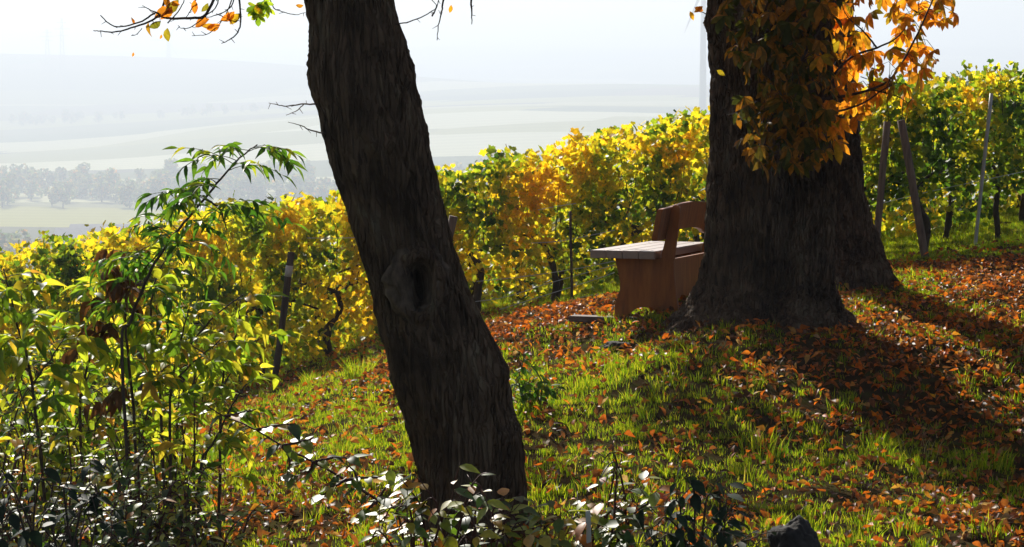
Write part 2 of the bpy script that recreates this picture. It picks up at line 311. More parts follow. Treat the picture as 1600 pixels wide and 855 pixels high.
def axis(c0, c1, st, lo, hi, g):
    a = list(np.arange(c0, c1 + 1e-6, st)); s = st; v = a[-1]
    while v < hi: s *= g; v += min(s, 130); a.append(min(v, hi))
    s = st; v = a[0]; b = []
    while v > lo: s *= g; v -= min(s, 130); b.append(max(v, lo))
    return np.array(b[::-1] + a)
gx = axis(-6.2, 6.2, .055, -4500, 4500, 1.16); gy = axis(6.5, 22, .075, -1000, 9000, 1.13)
GX, GY = np.meshgrid(gx, gy); V = np.c_[GX.ravel(), GY.ravel(), T(GX, GY).ravel()]
nx, ny = len(gx), len(gy); I = (np.arange(ny - 1)[:, None] * nx + np.arange(nx - 1)[None]).ravel()
def ground_mat():
    m, n, p, out = new_mat('ground'); tc = n.nodes.new('ShaderNodeTexCoord')
    ns = n.nodes.new('ShaderNodeTexNoise'); ns.inputs['Scale'].default_value = 9; ns.inputs['Detail'].default_value = 8; n.links.new(tc.outputs['Object'], ns.inputs['Vector'])
    near = ramp(n, [(.3, (.022, .016, .010)), (.5, (.050, .036, .018)), (.7, (.055, .060, .018))]); n.links.new(ns.outputs[0], near.inputs[0])
    # fields of the far slopes
    mp = n.nodes.new('ShaderNodeMapping'); mp.inputs['Scale'].default_value = (.0022, .0050, 0); mp.inputs['Rotation'].default_value = (0, 0, .22); n.links.new(tc.outputs['Object'], mp.inputs[0])
    vo = n.nodes.new('ShaderNodeTexVoronoi'); vo.inputs['Scale'].default_value = 1.0; vo.inputs['Randomness'].default_value = .85; vo.distance = 'CHEBYCHEV'; n.links.new(mp.outputs[0], vo.inputs['Vector'])
    sp = n.nodes.new('ShaderNodeSeparateColor'); n.links.new(vo.outputs['Color'], sp.inputs[0])
    fr = ramp(n, [(0, (.24, .19, .13)), (.25, (.13, .16, .07)), (.45, (.46, .44, .14)), (.65, (.15, .16, .08)), (.85, (.55, .52, .26)), (1, (.70, .68, .42))]); n.links.new(sp.outputs[0], fr.inputs[0])
    wv = n.nodes.new('ShaderNodeTexWave'); wv.inputs['Scale'].default_value = .012; wv.inputs['Distortion'].default_value = 2.5; wv.bands_direction = 'Y'; wv.inputs['Detail Scale'].default_value = .3
    n.links.new(tc.outputs['Object'], wv.inputs['Vector'])
    mu = n.nodes.new('ShaderNodeMix'); mu.data_type = 'RGBA'; mu.blend_type = 'MULTIPLY'; mu.inputs[0].default_value = .10
    n.links.new(fr.outputs[0], mu.inputs[6]); n.links.new(wv.outputs[0], mu.inputs[7])
    se = n.nodes.new('ShaderNodeSeparateXYZ'); n.links.new(tc.outputs['Object'], se.inputs[0])
    mr = n.nodes.new('ShaderNodeMapRange'); mr.inputs[1].default_value = 150; mr.inputs[2].default_value = 500; n.links.new(se.outputs[1], mr.inputs[0])
    mx = n.nodes.new('ShaderNodeMix'); mx.data_type = 'RGBA'; n.links.new(mr.outputs[0], mx.inputs[0]); n.links.new(near.outputs[0], mx.inputs[6]); n.links.new(mu.outputs[2], mx.inputs[7])
    n.links.new(mx.outputs[2], p.inputs['Base Color']); p.inputs['Roughness'].default_value = 1; p.inputs['Specular IOR Level'].default_value = 0
    b = n.nodes.new('ShaderNodeBump'); b.inputs['Strength'].default_value = .6; b.inputs['Distance'].default_value = .02; n.links.new(ns.outputs[0], b.inputs['Height']); n.links.new(b.outputs[0], p.inputs['Normal'])
    return m
g = ob('ground', me_np('ground', V, np.c_[I, I + 1, I + nx + 1, I + nx], ground_mat(), True)); tag(g, kind='structure')

# ---------------------------------------------------------------- trees: trunks from outlines
def nz(x, y, z): return noise.noise(Vector((x, y, z)))
def trunk_mesh(rows, Y, name, mat, na=240, dz=.011, amp=.011, seed=0, flutes=None, extra=None, roots=None):
    """rows: (z, cx, r) from top to bottom; extra(pos, a, z) -> outward displacement"""
    rows = sorted(rows); Z = np.array([r[0] for r in rows]); CX = np.array([r[1] for r in rows]); RR = np.array([r[2] for r in rows])
    zs = np.arange(Z[0], min(Z[-1], EYE + .05 * Y + .5), dz); zs = np.r_[zs, np.arange(zs[-1] + .06, Z[-1], .06)]
    V = np.zeros((len(zs), na, 3)); A = np.linspace(0, 2 * np.pi, na, endpoint=False)
    for i, z in enumerate(zs):
        cx = np.interp(z, Z, CX); r = np.interp(z, Z, RR)
        for j, a in enumerate(A):
            ca, sa = math.cos(a), math.sin(a)
            wx = nz(ca * 2.5 + seed, sa * 2.5, z * 2.2) * .35
            p1 = nz(ca * r * 26 + wx * 3 + seed, sa * r * 26 + wx * 3, z * 3.6)
            p2 = nz(ca * r * 60 + 9 + wx * 4, sa * r * 60 + seed, z * 10)
            d = amp * (1.0 - 4.0 * abs(p1)) * .9 + amp * .6 * (1 - 4 * abs(p2)) + .02 * nz(ca * 1.8 + seed, sa * 1.8, z * 3.1) * min(1, r / .2)
            if flutes: d += flutes(a, z, r)
            if extra: d += extra(cx + r * ca, a, z)
            rr = r + d
            V[i, j] = (cx + rr * ca, Y + rr * sa, z)
    n = len(zs); I = (np.arange(n - 1)[:, None] * na + np.arange(na)[None]); J = (np.arange(n - 1)[:, None] * na + (np.arange(na)[None] + 1) % na)
    Fc = np.stack([I, J, J + na, I + na], -1).reshape(-1, 4)
    return me_np(name, V.reshape(-1, 3), Fc, mat, True)
def rows_from(outl, Y):
    out = []
    for y, l, r in outl:
        a, b = at(l, y, Y), at(r, y, Y); out.append((a.z, (a.x + b.x) / 2, (b.x - a.x) / 2 * .985))
    return out
def lin_tube(g, p, q, r0, r1, n=7, bend=.1, rnd=random, k=6):
    p, q = Vector(p), Vector(q); L = (q - p).length; pts = []
    for i in range(k + 1):
        t = i / k; o = Vector((rnd.uniform(-1, 1), rnd.uniform(-1, 1), rnd.uniform(-1, 1))) * bend * L * math.sin(t * math.pi) * .5
        pts.append(p.lerp(q, t) + o + Vector((0, 0, bend * L * math.sin(t * math.pi))))
    g.tube(pts, taper(len(pts), r0, r1), n); return pts

PAL = []   # palmate chestnut leaves
def palmate(seed, simple=False, k=7, size=.12):
    rnd = random.Random(seed); Vs, Fs, b = [], [], 0
    for i in range(k):
        a = (i - (k - 1) / 2) * (2.5 / (k - 1)) * 1.15; L = size * (1 - .38 * abs(a) / 1.4) * rnd.uniform(.85, 1.1)
        V, Fc = leaf_shape(L, L * .21, [.08, .35, .75, 1, .8, .02], droop=rnd.uniform(.2, .65), fold=rnd.uniform(.15, .5), twist=rnd.uniform(-.4, .4), n=3 if simple else 6)
        c, s = math.cos(a), math.sin(a); R3 = np.array([[c, s, 0], [-s, c, 0], [0, 0, 1]]); V = V @ R3.T
        Vs.append(V); Fs.append(Fc + b); b += len(V)
    return np.concatenate(Vs), np.concatenate(Fs)
pal_shapes = [palmate(i, k=random.choice((5, 6, 7)), size=.115) for i in range(6)]
pal_simple = [palmate(i + 20, True, 5, .16) for i in range(3)]
pal_shaded = [me_np('chestnut_leaf', V, Fc, M['chestnut_shaded'], True) for V, Fc in pal_shapes]
pal_me = [me_np('chestnut_leaf', V, Fc, M['chestnut_leaf'], True) for V, Fc in pal_shapes]

def hang_R(rnd, droop=(.5, 1.3)):
    """leaf whose tip (+Y) points outward and down"""
    yaw = rnd.uniform(0, 2 * math.pi); d = rnd.uniform(*droop)
    return (Matrix.Rotation(yaw, 3, 'Z') @ Matrix.Rotation(-d, 3, 'X') @ Matrix.Rotation(rnd.uniform(-.6, .6), 3, 'Y'))

def crown(root, centre, rad, zr, n, limbs_from, seed, mat='chestnut_leaf', zmin=None, nl=7, lr=.10):
    """limbs and a leaf mass above the picture; gives the dappled shade"""
    r = np.random.default_rng(seed); rnd = random.Random(seed); tips = []
    for k in range(nl):
        g = Geo(); a = (2 * math.pi * k / 7 if nl == 7 else 2.2 + k * 1.3) + rnd.uniform(-.3, .3)
        q = Vector((centre[0] + math.cos(a) * rad * .75, centre[1] + math.sin(a) * rad * .75, centre[2] + rnd.uniform(-.1, .5) * zr))
        P = lin_tube(g, limbs_from, q, lr, lr * .2, 8, .12, rnd); tips.append(P)
        for j in range(5):
            b0 = P[rnd.randint(2, len(P) - 1)]; e = b0 + Vector((rnd.uniform(-1, 1), rnd.uniform(-1, 1), rnd.uniform(-.4, .8))) * rad * .35
            lin_tube(g, b0, e, .02, .006, 5, .05, rnd)
        g.build('limb', M['bark'], root, True)
    cl = r.normal(0, 1, (int(n / 26), 3)); cl /= np.linalg.norm(cl, axis=1)[:, None]; cl *= (r.uniform(.15, 1, len(cl)) ** .45)[:, None] * np.array([rad, rad, zr])
    cl += np.array(centre); p = cl[r.integers(0, len(cl), n)] + r.normal(0, .2, (n, 3)) * np.array([1, 1, .7])
    lim = EYE + .055 * np.maximum(p[:, 1], 0) + .28; 
    p = p[p[:, 2] > np.maximum(lim, zmin or 0)]
    q_ = p - np.array([2.35, 12.3, 2.3]); sv = np.array(SV); q_ = q_ - (q_ @ sv)[:, None] * sv[None]; p = p[np.linalg.norm(q_ * np.array([1, 1, 1.2]), axis=1) > 1.15]  # opening cut in the unseen crown so sun reaches the hanging leaves
    V, Fc = cloud(pal_simple, p, eulers(len(p), (0, .9), r), r.uniform(.8, 1.25, len(p)))
    tag(ob('crown', me_np('crown', V, Fc, M[mat]), root), kind='stuff')

# --- near leaning tree
Y1 = 8.7
O1 = [(0,478,612),(50,484,626),(80,484,634),(100,480,641),(125,481,646),(150,487,652),(165,493,655),(200,503,664),(250,519,672),(300,537,682),(350,551,697),(400,566,714),
      (450,580,733),(500,590,752),(550,602,778),(600,614,797),(650,632,806),(680,642,815),(700,645,818),(750,652,820),(790,655,822),(830,650,832),(870,640,850)]
r1 = rows_from(O1, Y1); top = r1[0]
r1 += [(top[0] + .6, top[1] - .11, .17), (top[0] + 1.5, top[1] - .16, .155), (top[0] + 3.2, top[1] - .1, .10)]
K = at(657, 440, Y1); K2 = at(598, 200, Y1); K3 = at(790, 625, Y1)
def knot(x, a, z):
    if math.sin(a) > .25: return 0
    dx, dz = (x - K.x) / .125, (z - K.z) / .165
    if dz < 0: dx *= 1 + .55 * abs(dz)
    r = math.hypot(dx, dz); n_ = nz(x * 30, z * 30, 3) * .12
    d = (.02 + .012 * math.sin(4 * math.atan2(dz, dx) + 1)) * math.exp(-((r - .72 + n_) / .19) ** 2) + .012 * math.exp(-((r - .42 + n_) / .12) ** 2) - .012 * math.exp(-((r - 1.05) / .12) ** 2)
    hx, hz = (x - K.x - .006) / .040, (z - K.z + .005) / .092
    h = hx * hx + hz * hz; d -= .17 * math.exp(-h * h * .9)
    dx, dz = (x - K2.x) / .07, (z - K2.z) / .09; r = math.hypot(dx, dz); d += .014 * math.exp(-((r - .8) / .25) ** 2) - .01 * math.exp(-r * r * 3)
    dx, dz = (x - K3.x) / .09, (z - K3.z) / .16; r = math.hypot(dx, dz); d += .018 * math.exp(-((r - .8) / .3) ** 2) - .02 * math.exp(-r * r * 2)
    return d
t1 = empty('chestnut_tree', (r1[22][1], Y1, Tz(r1[22][1], Y1)))
tag(t1, 'dark leaning tree trunk in the foreground with an eye shaped knot hole', 'tree')
def under(root): return root.matrix_basis.inverted()
def put(o, root):
    o.parent = root; o.matrix_parent_inverse = root.matrix_basis.inverted(); return o
tk = ob('trunk', trunk_mesh(r1, Y1, 'trunk', M['bark'], 260, .010, .010, 3, extra=knot)); put(tk, t1)
M['callus'] = rough_mat('callus', (.030, .022, .016), (.15, .112, .080), 22, .9, .8, (1, 1, .5), spec=.15, bdist=.01)
def on_trunk(px, py, inset):
    p = at(px, py, Y1); q = sorted(r1); zz = [a[0] for a in q]; cxx = float(np.interp(p.z, zz, [a[1] for a in q])); rr = float(np.interp(p.z, zz, [a[2] for a in q]))
    dx = (p.x - cxx); return Vector((p.x, Y1 - math.sqrt(max(.001, rr * rr - dx * dx)) + inset, p.z))
for L, rads in (([(662,384),(642,392),(629,410),(625,436),(630,462),(643,484),(657,504)], [.014,.034,.050,.056,.050,.034,.012]), ([(656,382),(674,392),(685,412),(688,434),(683,456),(672,478),(660,502)], [.014,.028,.038,.042,.038,.026,.012])):
    C = smooth_path([on_trunk(x, y, .018) for x, y in L], 8); RD = np.interp(np.linspace(0, 1, len(C)), np.linspace(0, 1, len(rads)), rads); g = Geo(); g.tube(C, list(RD), 18)
    g.v = [tuple(Vector(v) * 1.0 + Vector((nz(v[0] * 38, v[1] * 38, v[2] * 22), nz(v[0] * 30 + 7, v[1] * 30, v[2] * 20), nz(v[0] * 30, v[1] * 30 + 9, v[2] * 20))) * .022) for v in g.v]
    put(g.build('knot_lip', M['callus'], None, True), t1)
def hang_leaf(root_part, P, mesh, R3, s=1.0):
    o = bpy.data.objects.new('leaf', mesh); COL.objects.link(o); o.parent = root_part
    o.matrix_parent_inverse = Matrix.Identity(4)
    base = root_part.matrix_parent_inverse
    o.matrix_local = (root_part_world(root_part)).inverted() @ (Matrix.Translation(P) @ R3.to_4x4() @ Matrix.Scale(s, 4)); return o
def root_part_world(o):
    m = o.matrix_basis.copy()
    if o.parent: m = root_part_world(o.parent) @ o.matrix_parent_inverse @ m
    return m
# twigs of the near tree, drawn where they hang
oblong = [leaf_shape(.085, .022, [.1, .8, 1, .75, .1], droop=.4, fold=.5, twist=t, n=5) for t in (-.8, .1, .9)]
obl_me = [me_np('twig_leaf', V, Fc, M['chestnut_leaf'], True) for V, Fc in oblong]
def px_path(L, Y, dy=0.0):
    return smooth_path([at(x, y, Y + dy * math.sin(i * 1.7)) for i, (x, y) in enumerate(L)], 5, .0012)
TW = [([(375,-70),(345,-25),(322,22),(300,28),(270,29),(252,26),(243,20),(222,33),(190,42),(172,38),(157,24)], 8.2, .007),
      ([(262,-30),(257,0),(250,20),(238,32),(205,44),(180,50),(160,49),(146,48)], 8.25, .006),
      ([(250,22),(232,14),(222,9)], 8.25, .003), ([(345,-20),(338,10),(325,22),(300,42),(284,44),(278,40)], 8.15, .003),
      ([(353,-40),(365,0),(351,18),(330,26),(310,27)], 8.3, .0035), ([(372,-60),(374,0),(376,28),(372,50),(358,62),(346,68)], 8.1, .005),
      ([(362,0),(352,25),(338,42),(322,54),(300,56)], 8.22, .0028), ([(318,-30),(306,0),(297,18),(290,28)], 8.2, .004),
      ([(412,-40),(425,8),(440,18),(462,23),(478,19)], 8.5, .0028), ([(222,44),(214,54),(206,55)], 8.25, .0018),
      ([(262,36),(280,16),(290,-5),(300,-40)], 8.18, .003), ([(338,22),(366,31),(374,24),(376,10)], 8.2, .002),
      ([(617,38),(640,34),(668,22),(682,10),(672,-4),(660,-30)], 8.6, .003), ([(700,-50),(692,5),(690,20),(685,40),(683,63)], 8.6, .005),
      ([(735,-60),(736,0),(737,20),(737,38)], 8.6, .006), ([(675,25),(682,12),(690,-20)], 8.55, .004),
      ([(494,163),(470,163),(450,166),(434,164),(420,161)], 8.62, .004), ([(475,163),(462,174),(447,180)], 8.62, .0025), ([(509,209),(486,204),(472,197),(450,191)], 8.62, .004)]
rn = random.Random(5)
tw_objs = []
for L, Yt, r0 in TW:
    P = px_path(L, Yt, .03); g = Geo(); g.tube(P, taper(len(P), r0, max(.0012, r0 * .3)), 5)
    for k in range(3, len(P) - 1, 4):
        d = Vector((rn.uniform(-1, 1), rn.uniform(-.5, .5), rn.uniform(-1, .6))).normalized() * rn.uniform(.012, .03); g.tube([P[k], P[k] + d], [.002, .001], 4)
    o = g.build('twig', M['twig'], None, True); put(o, t1); tw_objs.append(o)
for (x, y, k, s, z) in [(262,14,0,1.2,.2),(270,18,2,1.3,1.6),(258,22,1,1.2,-.8),(268,10,1,1.1,2.6),(232,36,0,.9,3.1),(251,33,1,.9,2.2),(262,44,2,.85,3.0),(209,38,0,.5,.2),(327,30,1,1.1,1.9),(336,38,2,1.1,1.8),(344,38,1,1.0,2.0),
                         (357,18,0,.9,3.2),(366,18,1,1.1,2.3),(376,22,2,1.0,2.2),(304,0,0,.9,3.1),(325,5,1,.7,2.6),(281,8,1,.7,1.3),(252,54,0,.3,3.0),(208,82,0,.28,3.1),(705,8,1,.5,3.0),(474,8,0,.5,1.8)]:
    p = at(x, y, 8.2); R3 = Matrix.Rotation(-z, 3, 'Y') @ Matrix.Rotation(math.pi / 2 * .9, 3, 'X') @ Matrix.Rotation(rn.uniform(-.7, .7), 3, 'Y')
    hang_leaf(tw_objs[0] if x < 300 else tw_objs[4], p, obl_me[k], R3, s * .78)
g_me = [me_np('twig_leaf', V, Fc, M['ash_leaf_pale'], True) for V, Fc in [palmate(44, k=5, size=.08), palmate(45, k=5, size=.07)]]
for x, y, k, z in [(400,8,0,2.9),(412,2,1,3.6),(404,22,1,3.0),(420,10,0,2.2),(396,14,1,4.0)]:
    hang_leaf(tw_objs[8], at(x, y, 8.3), g_me[k], Matrix.Rotation(-z, 3, 'Y') @ Matrix.Rotation(math.pi / 2 * .85, 3, 'X'), .9)

# --- big chestnut by the bench
Y2 = 12.5
O2 = [(0,1108,1300),(20,1104,1300),(35,1100,1300),(50,1108,1300),(70,1112,1300),(100,1112,1300),(150,1111,1300),(200,1109,1300),(250,1107,1301),(300,1107,1302),(350,1105,1302),(400,1101,1303),(440,1094,1303),
      (465,1078,1310),(480,1064,1316),(495,1046,1326),(510,1028,1336),(525,1012,1344),(560,990,1350)]
r2 = rows_from(O2, Y2); top = r2[0]
r2 += [(top[0] + .8, top[1], .36), (top[0] + 2.5, top[1] + .1, .30), (top[0] + 4.5, top[1] + .1, .2)]
FL = [(-1.45, .09, .12), (-2.3, .045, .1), (-.80, .045, .10), (.6, .05, .12), (2.2, .05, .12), (3.6, .03, .1)]
def flutes(a, z, r):
    s = 0
    for c, dpt, wd in FL:
        q = (a - c - .12 * math.sin(z * 2.1 + c) + math.pi) % (2 * math.pi) - math.pi; s -= dpt * math.exp(-(q / (wd * 1.4)) ** 2)
    return s
zb = at(1220, 515, Y2).z
def roots2(x, a, z):
    h = max(0, (zb + .28 - z) / .35)
    return h * h * .07 * (math.cos(a * 5 + .6) + .4 * math.cos(a * 9)) + .02 * nz(x * 6, a * 2, z * 5)
t2 = empty('chestnut_tree', (at(1205, 510, Y2).x, Y2, Tz(at(1205, 510, Y2).x, Y2))); tag(t2, 'thick chestnut tree trunk beside the wooden bench with hanging orange leaves', 'tree')
put(ob('trunk', trunk_mesh(r2, Y2, 'trunk', M['bark2'], 340, .0125, .014, 11, flutes=flutes, extra=roots2)), t2)
POLY = [(1292,-20),(1480,-20),(1500,35),(1462,62),(1432,62),(1470,88),(1478,112),(1440,125),(1418,140),(1436,168),(1405,172),(1370,160),(1345,195),(1318,200),(1300,255),(1240,272),(1185,268),(1158,240),(1148,195),(1165,150),(1150,118),(1130,30),(1135,-20)]
def inside(x, y, P):
    c = False; j = len(P) - 1
    for i in range(len(P)):
        if (P[i][1] > y) != (P[j][1] > y) and x < (P[j][0] - P[i][0]) * (y - P[i][1]) / (P[j][1] - P[i][1]) + P[i][0]: c = not c
        j = i
    return c
rn = random.Random(21)
brs = []
for L, Yb, r0 in [([(1330,-60),(1300,10),(1270,60),(1240,120),(1210,180),(1190,240)], 11.85, .014), ([(1240,-60),(1200,20),(1170,60)], 11.9, .012), ([(1225,190),(1270,160),(1320,150),(1360,140),(1395,120),(1430,60),(1455,5),(1470,-40)], 12.15, .012),
                  ([(1290,130),(1330,90),(1370,75),(1400,60),(1420,35),(1432,20)], 12.3, .009), ([(1250,110),(1290,170),(1340,165),(1380,140),(1400,130)], 12.1, .009), ([(1205,230),(1160,210),(1135,180)], 11.95, .005), ([(1360,140),(1400,150),(1425,165)], 12.15, .005),
                  ([(1110,30),(1100,20),(1085,18)], 12.4, .004), ([(1370,75),(1350,50),(1320,20),(1310,-30)], 12.3, .006), ([(1190,240),(1240,250),(1290,230)], 11.85, .005)]:
    P = px_path(L, Yb, .05); g = Geo(); g.tube(P, taper(len(P), r0, r0 * .3), 6); o = g.build('branch', M['twig'], None, True); put(o, t2); brs.append((P, o))
placed = []
tries = 0
while len(placed) < 290 and tries < 9000:
    tries += 1; x, y = rn.uniform(1125, 1505), rn.uniform(-20, 285)
    if not inside(x, y, POLY) or math.hypot((x - 1372) / 26, (y - 58) / 26) < 1 or (x < 1200 and rn.random() < .35): continue
    if min([math.hypot(x - a, y - b) for a, b in placed] + [99]) < (8.5 if x < 1300 else 13): continue
    placed.append((x, y))
for i, (x, y) in enumerate(placed):
    Yl = rn.uniform(11.5, 11.95) if x < 1300 else rn.uniform(11.9, 12.7)
    P = at(x, y - 12, Yl); br = min(brs, key=lambda b: min((q - P).length for q in b[0]))
    tg = min(br[0], key=lambda q: (q - P).length); s = rn.uniform(.65, 1.15)
    o = hang_leaf(br[1], P, (pal_shaded if x < 1290 + 25 * rn.uniform(-1, 1) else pal_me)[rn.randrange(6)], hang_R(rn, (.3, 1.4)), s)
    g = Geo(); mid = tg.lerp(P, .6) + Vector((0, 0, .03)); g.tube([tg, mid, P], [.0022, .0018, .0014], 4); put(g.build('petiole', M['twig'], None), br[1]); 
    bpy.context.view_layer
for x, y, z in [(1085,12,4.4),(1098,10,2.2),(1078,18,3.6),(1120,110,4.2)]:
    hang_leaf(brs[7][1], at(x, y, 12.0 if x > 1110 else 12.4), obl_me[rn.randrange(3)], Matrix.Rotation(-z, 3, 'Y') @ Matrix.Rotation(1.4, 3, 'X'), .75)
# --- third tree behind
Y3 = 15.0
O3 = [(0,1215,1330),(100,1215,1334),(200,1216,1340),(250,1216,1344),(300,1214,1350),(350,1208,1362),(380,1204,1375),(400,1200,1382),(420,1196,1390),(440,1188,1400),(470,1170,1412)]
r3 = rows_from(O3, Y3); top = r3[0]; r3 += [(top[0] + .8, top[1], .24), (top[0] + 4.6, top[1] - .05, .12)]
zb3 = at(1290, 440, Y3).z
def roots3(x, a, z):
    h = max(0, (zb3 + .25 - z) / .3); return h * h * .05 * math.cos(a * 5 + 2)
t3 = empty('chestnut_tree', (at(1290, 440, Y3).x, Y3, Tz(at(1290, 440, Y3).x, Y3))); tag(t3, 'second chestnut trunk half hidden behind the thick one, beside the vines', 'tree')
put(ob('trunk', trunk_mesh(r3, Y3, 'trunk', M['bark2'], 200, .018, .013, 31, extra=roots3)), t3)
def put_children(root, before):
    for o in before: put(o, root)
def crown_at(root, *a, **k):
    e = empty('tmp', (0, 0, 0)); crown(e, *a, **k)
    for c in list(e.children_recursive): put(c, root)
    bpy.data.objects.remove(e)
bpy.context.view_layer.update()
crown_at(t1, (-.7, 8.4, 5.3), 2.3, 1.6, 900, (-.65, Y1, 3.6), 3)
crown_at(t2, (1.7, 12.4, 5.4), 3.2, 2.4, 5200, (1.65, Y2, 4.2), 4)
crown_at(t3, (2.4, 16.0, 6.6), 3.0, 2.0, 3000, (2.3, Y3, 5.6), 5)

crown_at(t3, (-.2, 15.6, 3.75), 1.8, .5, 320, (2.2, Y3, 5.0), 6, nl=2, lr=.05)  # this and the next: extra unseen leaf masses, added to dapple the mound
crown_at(t3, (1.6, 17.0, 4.2), 1.5, .7, 200, (2.2, Y3, 5.0), 8, nl=2, lr=.05)

# ---------------------------------------------------------------- bench
bo = at(921, 495, 13.0); b_rz = R_(-17.7)
bz = bo.z + .015
bench = empty('park_bench', (bo.x, bo.y, bz - .02), b_rz); bench.rotation_euler = (R_(-1.6), 0, b_rz); tag(bench, 'brown wooden park bench with a shaped backrest, half hidden by the thick trunk', 'bench')
EB = [(.13,0),(.22,0),(.23,.025),(.265,.055),(.33,.068),(.395,.055),(.43,.025),(.44,0),(.55,0),(.548,.06),(.532,.16),(.518,.28),(.515,.38),(.53,.5),(.55,.66),(.552,.70),(.535,.722),(.51,.722),(.492,.69),(.472,.56),(.448,.46),(.432,.40),(.432,.379),(.13,.379),(.136,.34),(.152,.28),(.165,.22),(.162,.17),(.145,.12),(.13,.07)]
for y0 in (.13, 1.33):
    Geo().prism(EB, lambda u, v, s: (u, y0 + s * .042, v)).build('end_board', M['bench_wood'], bench, bevel=.004)
for k in range(4):
    Geo().box((.052 + k * .106, .80, .406), (.1035, 1.6, .050)).build('seat_plank', M['bench_plank'], bench, bevel=.004)
def lean(z): return .425 + (z - .5) * .17
BP = [(-.10, .515), (-.09, .50), (.12, .502), (.24, .515), (.34, .54), (.5, .555), (.66, .56), (.82, .56), (1.0, .555), (1.16, .54), (1.26, .515), (1.38, .502), (1.59, .50), (1.60, .515), (1.60, .685), (1.585, .70), (1.3, .712), (1.05, .728), (.75, .735), (.45, .728), (.2, .712), (-.085, .70), (-.10, .685)]
Geo().prism(BP, lambda u, v, s: (lean(v) + s * .036 - .002, u, v)).build('backrest', M['bench_wood'], bench, bevel=.004)
Geo().box((.485, .751, .245), (.028, 1.153, .262)).build('rear_panel', M['bench_wood'], bench, bevel=.003)
Geo().box((.22, .751, .33), (.03, 1.153, .07)).build('stretcher', M['bench_wood'], bench, bevel=.003)
for y0 in (.15, 1.35):
    Geo().box((.235, y0, -.020), (.80, .14, .038)).build('foot_board', M['old_board'], bench, bevel=.006)
for k in range(4):
    for y0 in (.15, 1.35):
        g = Geo(); g.tube([(.052 + k * .106, y0, .430), (.052 + k * .106, y0, .4325)], .006, 8); g.build('bolt', M['zinc'], bench)

# ---------------------------------------------------------------- vineyard
gl = [grape_shape(.105, random.Random(i)) for i in range(5)]
gl_me = {k: [me_np('vine_leaf', V, Fc, M[k], True) for V, Fc in gl] for k in ('vine_leaf', 'vine_leaf_green')}
ROWX = [-160, 0, 430, 600, 760, 900, 1100, 1420, 1540, 1600, 1760]; ROWY = [18.2, 18.0, 17.5, 17.9, 18.4, 18.6, 19, 18.9, 19.6, 20.4, 21.4]
TOPX = [-160, 0, 80, 180, 250, 360, 460, 540, 620, 700, 760, 860, 920, 1000, 1060, 1100, 1250, 1420, 1480, 1540, 1600, 1760]; TOPY = [400, 388, 372, 360, 345, 318, 306, 306, 290, 268, 250, 232, 212, 196, 180, 178, 140, 124, 116, 106, 104, 95]
def row_pt(px, off=0.0):
    Y = float(np.interp(px, ROWX, ROWY)) + off; x = (px - 800) / F * Y * 1.0; return x, Y
